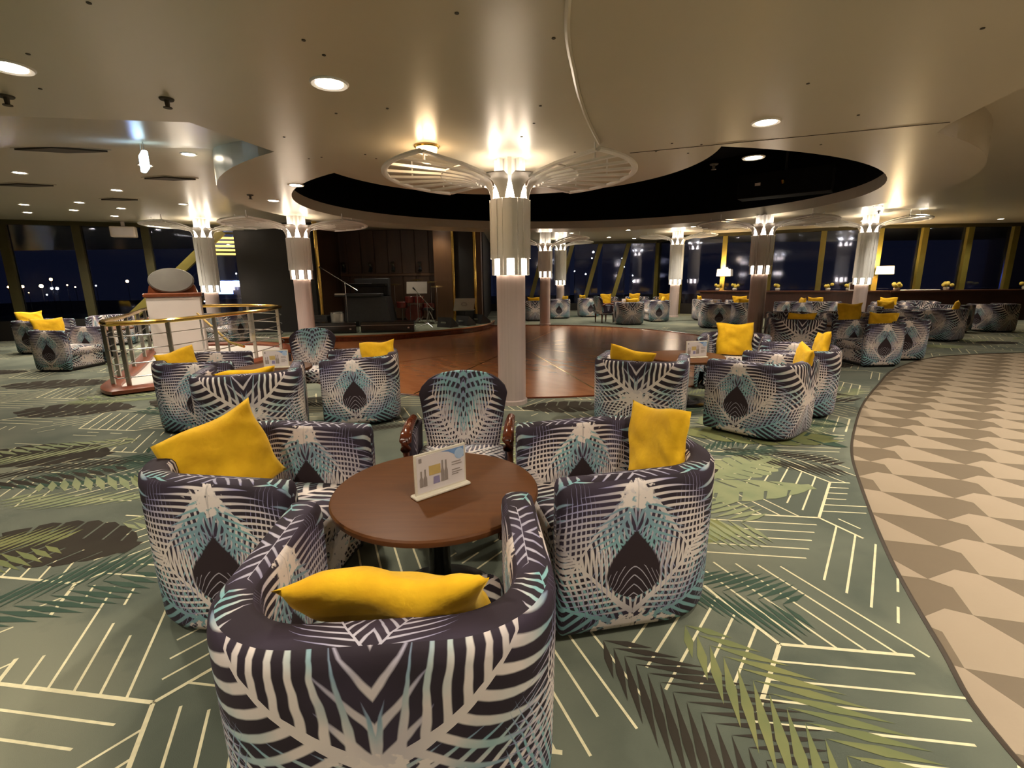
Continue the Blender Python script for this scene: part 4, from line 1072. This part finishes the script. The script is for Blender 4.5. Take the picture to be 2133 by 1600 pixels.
# lamps on the mullions
def wall_lamp(x, y, rz, lab):
    t = thing('wall_lamp', lab, 'lamp', (x, y, 1.72), rz)
    MB().lathe([(.26, -.14), (.27, -.13), (.25, .14), (.24, .14)], 24, cap=False).build('shade', 'shade', t, True); MB().tube([(0, 0, -.02), (0, .35, -.02)], .02, 6).build('arm', 'brass', t); MB().ball((0, 0, 0), .06).build('bulb', 'downlens', t, True)
    MB().box((-.05, .33, -.1), (.05, .36, .08)).build('back_plate', 'brass', t)
    L = bpy.data.lights.new('shade_lamp', 'POINT'); L.energy = 30; L.color = (1, .74, .42); L.shadow_soft_size = .06
    lo = bpy.data.objects.new('shade_lamp', L); COL.objects.link(lo); lo.parent = t; lo.location = (0, 0, .16)
wall_lamp(8.65, 20.0, R(-30), 'drum shaded lamp on a mullion left of the parquet column'); wall_lamp(13.15, 17.3, R(-2), 'drum shaded lamp on the bright yellow mullion at right')

# ------------------------------------------------------------------ stair railing and pedestal
RCX, RCY = -6.5, 9.4
RAIL = smooth([(-5.65, 6.75), (-5.2, 7.3), (-5.05, 8.6), (-5.0, 10.0), (-5.4, 11.3), (-6.6, 11.9), (-8.0, 11.6), (-8.15, 10.9), (-7.4, 9.6), (-6.65, 8.3), (-6.05, 7.15), (-5.65, 6.75)], 8)[:-1]
def rp(i, k=1.): p = RAIL[int(i) % len(RAIL)]; return (RCX + (p[0] - RCX) * k, RCY + (p[1] - RCY) * k)
rl_t = thing('stair_railing', 'oval brass handrail with steel posts and wires round the stairwell', 'railing', (RCX, RCY, 0))
def rel(p, z): return (p[0] - RCX, p[1] - RCY, z)
loop = range(len(RAIL))
MB().tube([rel(rp(a), 1.0) for a in loop], .035, 10, True).build('handrail', 'brass', rl_t, True)
for z in (.22, .42, .62, .82): MB().tube([rel(rp(a), z) for a in loop], .009, 6, True).build('wire', 'chrome', rl_t, True)
for k in range(14):
    p = rp(len(RAIL) * k / 14 + 2)
    MB().box((p[0] - RCX - .03, p[1] - RCY - .012, 0), (p[0] - RCX + .03, p[1] - RCY + .012, .98)).build('post', 'steel', rl_t)
cb = tag(MB().tube([(*rp(a, 1.03), .05) for a in loop], .13, 8, True, rz=.06).build('stair_curb', 'terracotta', None, True), 'terracotta curb ring round the stairwell under the railing', 'curb')
MB().prism([rp(a, .97) for a in loop], .0, .03).build('inner_floor', 'white', cb)
dr = thing('inclined_handrail', 'sloping brass handrail running down into the stairwell', 'handrail', (0, 0, 0))
MB().tube([(-6.6, 10.2, .92), (-5.3, 9.0, .45), (-4.9, 8.75, .40)], .024, 8).build('rail', 'brass', dr, True)
for p, h in (((-6.5, 10.1), .9), ((-5.35, 9.05), .46)): MB().tube([(*p, .03), (*p, h)], .016, 6).build('post', 'chrome', dr)
t = thing('sign_pedestal', 'white panelled pedestal with wooden cap and oval grey dial', 'pedestal', (-7.55, 10.95, .03), R(28))
MB().bev((-.50, -.2, 0), (.50, .2, 1.22), .015).build('body', 'white', t); MB().bev((-.54, -.24, 1.22), (.54, .24, 1.31), .02).build('cap', 'podwood', t)
MB().prism([(-.46, 0), (.46, 0), (.42, .16), (.30, .24), (-.30, .24), (-.42, .16)], -.08, .08, 0, Matrix.Translation((0, 0, 1.31)) @ Matrix.Rotation(PI / 2, 4, 'X')).build('cradle', 'podwood', t)
MB().lathe([(.001, .05), (.40, .04), (.43, .0), (.40, -.04), (.001, -.05)], 40, 0, Matrix.Translation((0, -.06, 1.58)) @ Matrix.Rotation(R(72), 4, 'X') @ Matrix.Diagonal((1, .66, 1, 1)), False).build('oval_dial', 'mirror', t, True)

# ------------------------------------------------------------------ band equipment on the stage
def on(z=0.): return ZS + z
t = thing('keyboard_rig', 'black draped keyboard rig in the middle of the stage', 'keyboard', (-4.55, 15.6, ZS))
MB().add([(-.72, -.45, 0), (.80, -.45, 0), (.80, .45, 0), (-.72, .45, 0), (-.62, -.3, .92), (.62, -.3, .92), (.62, .4, .92), (-.62, .4, .92)], [(0, 3, 2, 1), (4, 5, 6, 7), (0, 1, 5, 4), (1, 2, 6, 5), (2, 3, 7, 6), (3, 0, 4, 7)]).build('drape', 'equip', t)
k1 = MB().bev((-.95, -.42, .92), (.50, -.05, 1.02), .02).build('keyboard', 'equip', t); MB().box((-.93, -.43, .98), (-.62, -.40, 1.03)).build('key_block', 'paper', k1)
k2 = MB().bev((-.70, -.15, 1.22), (.58, .22, 1.32), .02).build('keyboard', 'equip_gloss', t); MB().box((-.55, -.16, 1.32), (.1, .1, 1.325)).build('control_panel', 'silver', k2)
MB().bev((-.5, .22, .92), (.62, .45, 1.48), .02).build('rack', 'equip', t)
for x in (-.6, .5): MB().tube([(x, .1, .95), (x, .1, 1.24)], .02, 6).build('stand_post', 'equip', t)
def micstand(x, y, rz, lab, h=1.2):
    t = thing('microphone_stand', lab, 'microphone', (x, y, ZS), rz)
    for k in range(3): MB().tube([(0, 0, .12), (.28 * math.cos(k * 2.1), .28 * math.sin(k * 2.1), .01)], .01, 6).build('leg', 'chrome', t)
    MB().tube([(0, 0, .1), (0, 0, h)], .011, 6).build('pole', 'chrome', t); MB().tube([(.35, 0, h - .25), (-.62, 0, h + .38)], .010, 6).build('boom', 'chrome', t); MB().tube([(-.60, 0, h + .37), (-.72, 0, h + .44)], [.016, .026], 8).build('microphone', 'equip', t)
micstand(-4.9, 14.5, 0, 'chrome boom microphone stand in front of the keyboard rig', 1.38); micstand(-2.55, 14.75, 1.2, 'microphone stand near the drum kit', .75)
t = thing('drum_kit', 'small drum kit with brass cymbals right of the keyboard rig', 'drums', (-3.25, 16.3, ZS))
MB().lathe([(.28, -.2), (.29, -.18), (.29, .18), (.28, .2)], 24, 0, TR((0, 0, .32), 0, PI / 2)).build('bass_drum', 'drumred', t, True)
for x, y, z, r_ in ((-.35, -.25, .62, .17), (-.1, -.2, .78, .14), (.22, -.2, .78, .15), (.5, -.1, .55, .2)):
    o = MB().lathe([(r_, -.1), (r_ + .01, -.09), (r_ + .01, .09), (r_, .1)], 18, 0, Matrix.Translation((x, y, z))).build('drum', 'drumred', t, True); MB().tube([(x, y, 0), (x, y, z - .1)], .012, 6).build('drum_stand', 'chrome', o)
for x, y, z in ((-.65, .1, 1.28), (.55, .2, 1.35), (.05, .35, 1.42), (.8, -.15, 1.2)):
    o = MB().lathe([(.21, -.004), (.05, .012), (.02, .03)], 24, 0, TR((x, y, z), 0, R(8))).build('cymbal', 'cymbal', t, True); MB().tube([(x, y, 0), (x, y, z)], .011, 6).build('cymbal_stand', 'chrome', o)
t = thing('music_stand', 'music stand holding a pale sheet in front of the drums', 'music stand', (-2.95, 15.3, ZS))
MB().add([(-.32, 0, 1.0), (.32, 0, 1.0), (.32, .10, 1.36), (-.32, .10, 1.36), (-.32, .015, 1.0), (.32, .015, 1.0), (.32, .115, 1.36), (-.32, .115, 1.36)], [(0, 1, 2, 3), (7, 6, 5, 4), (0, 4, 5, 1), (1, 5, 6, 2), (2, 6, 7, 3), (3, 7, 4, 0)]).build('desk', 'paper', t)
MB().tube([(0, .06, .1), (0, .06, 1.1)], .013, 6).build('pole', 'chrome', t)
for k in range(3): MB().tube([(0, .06, .25), (.3 * math.cos(k * 2.1), .06 + .3 * math.sin(k * 2.1), .01)], .01, 6).build('leg', 'chrome', t)
t = thing('stool', 'small drum stool beside the music stand', 'stool', (-2.7, 15.9, ZS)); MB().lathe([(.16, .44), (.18, .46), (.17, .52)], 18).build('seat', 'equip', t, True)
for k in range(3): MB().tube([(0, 0, .44), (.2 * math.cos(k * 2.1), .2 * math.sin(k * 2.1), 0)], .012, 6).build('leg', 'chrome', t)
t = thing('silver_bin', 'silver cylindrical bin at the left of the stage', 'bin', (-5.25, 14.6, ZS)); MB().lathe([(.17, 0), (.19, .46), (.185, .48)], 24).build('body', 'silver', t, True); MB().lathe([(.2, .46), (.2, .5), (.15, .52)], 24).build('lid', 'chrome', t, True)
t = thing('amplifier', 'black cube amplifier left of the silver bin', 'amplifier', (-5.75, 14.7, ZS)); MB().bev((-.24, -.2, 0), (.24, .2, .40), .02).build('cabinet', 'equip', t); MB().box((-.2, -.21, .04), (.2, -.201, .3)).build('grille', 'equip_gloss', t); MB().ball((-.15, -.21, .34), .015).build('knob', 'chrome', t)
def case(x, y, L_, lab, rz=0.):
    t = thing('equipment_case', lab, 'case', (x, y, ZS), rz); MB().bev((-L_ / 2, -.22, 0), (L_ / 2, .22, .30), .015).build('body', 'equip_gloss', t); MB().box((-L_ / 2, -.225, .2), (L_ / 2, -.221, .21)).build('lid_seam', 'chrome', t); MB().box((L_ / 2 - .18, -.226, .1), (L_ / 2 - .13, -.221, .14)).build('latch', 'chrome', t)
case(-4.95, 13.35, 1.35, 'long low black equipment case at the left stage front', R(6)); case(-3.45, 13.55, 1.45, 'long low black equipment case at the middle stage front', R(6))
def wedge(x, y, rz, lab):
    t = thing('stage_monitor', lab, 'speaker', (x, y, ZS), rz)
    MB().add([(-.26, -.2, 0), (.26, -.2, 0), (.26, .2, 0), (-.26, .2, 0), (-.26, -.12, .30), (.26, -.12, .30), (.26, .2, .08), (-.26, .2, .08)], [(0, 3, 2, 1), (4, 5, 6, 7), (0, 1, 5, 4), (1, 2, 6, 5), (2, 3, 7, 6), (3, 0, 4, 7)]).build('cabinet', 'equip', t)
    MB().add([(-.22, -.08, .29), (.22, -.08, .29), (.22, .17, .105), (-.22, .17, .105)], [(0, 1, 2, 3)]).build('grille', 'equip_gloss', t); MB().box((-.1, -.207, .12), (.1, -.2, .17)).build('handle', 'chrome', t)
wedge(-1.95, 14.75, R(-30), 'left wedge monitor at the right end of the stage'); wedge(-1.45, 15.25, R(-38), 'middle wedge monitor at the right end of the stage'); wedge(-1.0, 15.95, R(-50), 'right wedge monitor at the right end of the stage')
t = thing('open_laptop', 'pale laptop with a ring emblem open on a stand by the monitors', 'laptop', (-1.55, 16.0, ZS))
MB().tube([(0, 0, 0), (0, 0, .42)], .02, 6).build('stand', 'equip', t); MB().bev((-.33, -.2, .42), (.33, .2, .44), .006).build('keyboard_deck', 'silver', t)
lid = MB().add([(-.33, -.2, .44), (.33, -.2, .44), (.40, -.32, .82), (-.26, -.32, .82), (-.33, -.185, .44), (.33, -.185, .44), (.40, -.305, .82), (-.26, -.305, .82)], [(0, 1, 2, 3), (7, 6, 5, 4), (0, 4, 5, 1), (1, 5, 6, 2), (2, 6, 7, 3), (3, 7, 4, 0)]).build('lid', 'paper', t)
MB().tube([(.03 + .09 * math.cos(q), -.268 - .012 * math.sin(q), .63 + .05 * math.sin(q)) for q in [2 * PI * k / 20 for k in range(20)]], .008, 5, True).build('emblem', 'p_grey', lid)
def sconce(x, lab):
    t = thing('stage_spotlight', lab, 'spotlight', (x, 17.5, 2.05)); MB().box((-.04, .02, -.05), (.04, .07, .05)).build('bracket', 'equip', t); MB().lathe([(.05, -.1), (.075, .08)], 14, 0, TR((0, -.06, .05), 0, R(40))).build('can', 'chrome', t, True); MB().lathe([(.05, -.1), (.07, .05)], 14, 0, TR((0, -.06, -.12), 0, R(140))).build('can', 'equip', t, True)
for x, lab in ((-5.9, 'leftmost chrome spotlight on the stage back wall'), (-4.95, 'second spotlight from left on the stage back wall'), (-4.15, 'third spotlight from left on the stage back wall'), (-3.2, 'rightmost spotlight on the stage back wall')): sconce(x, lab)
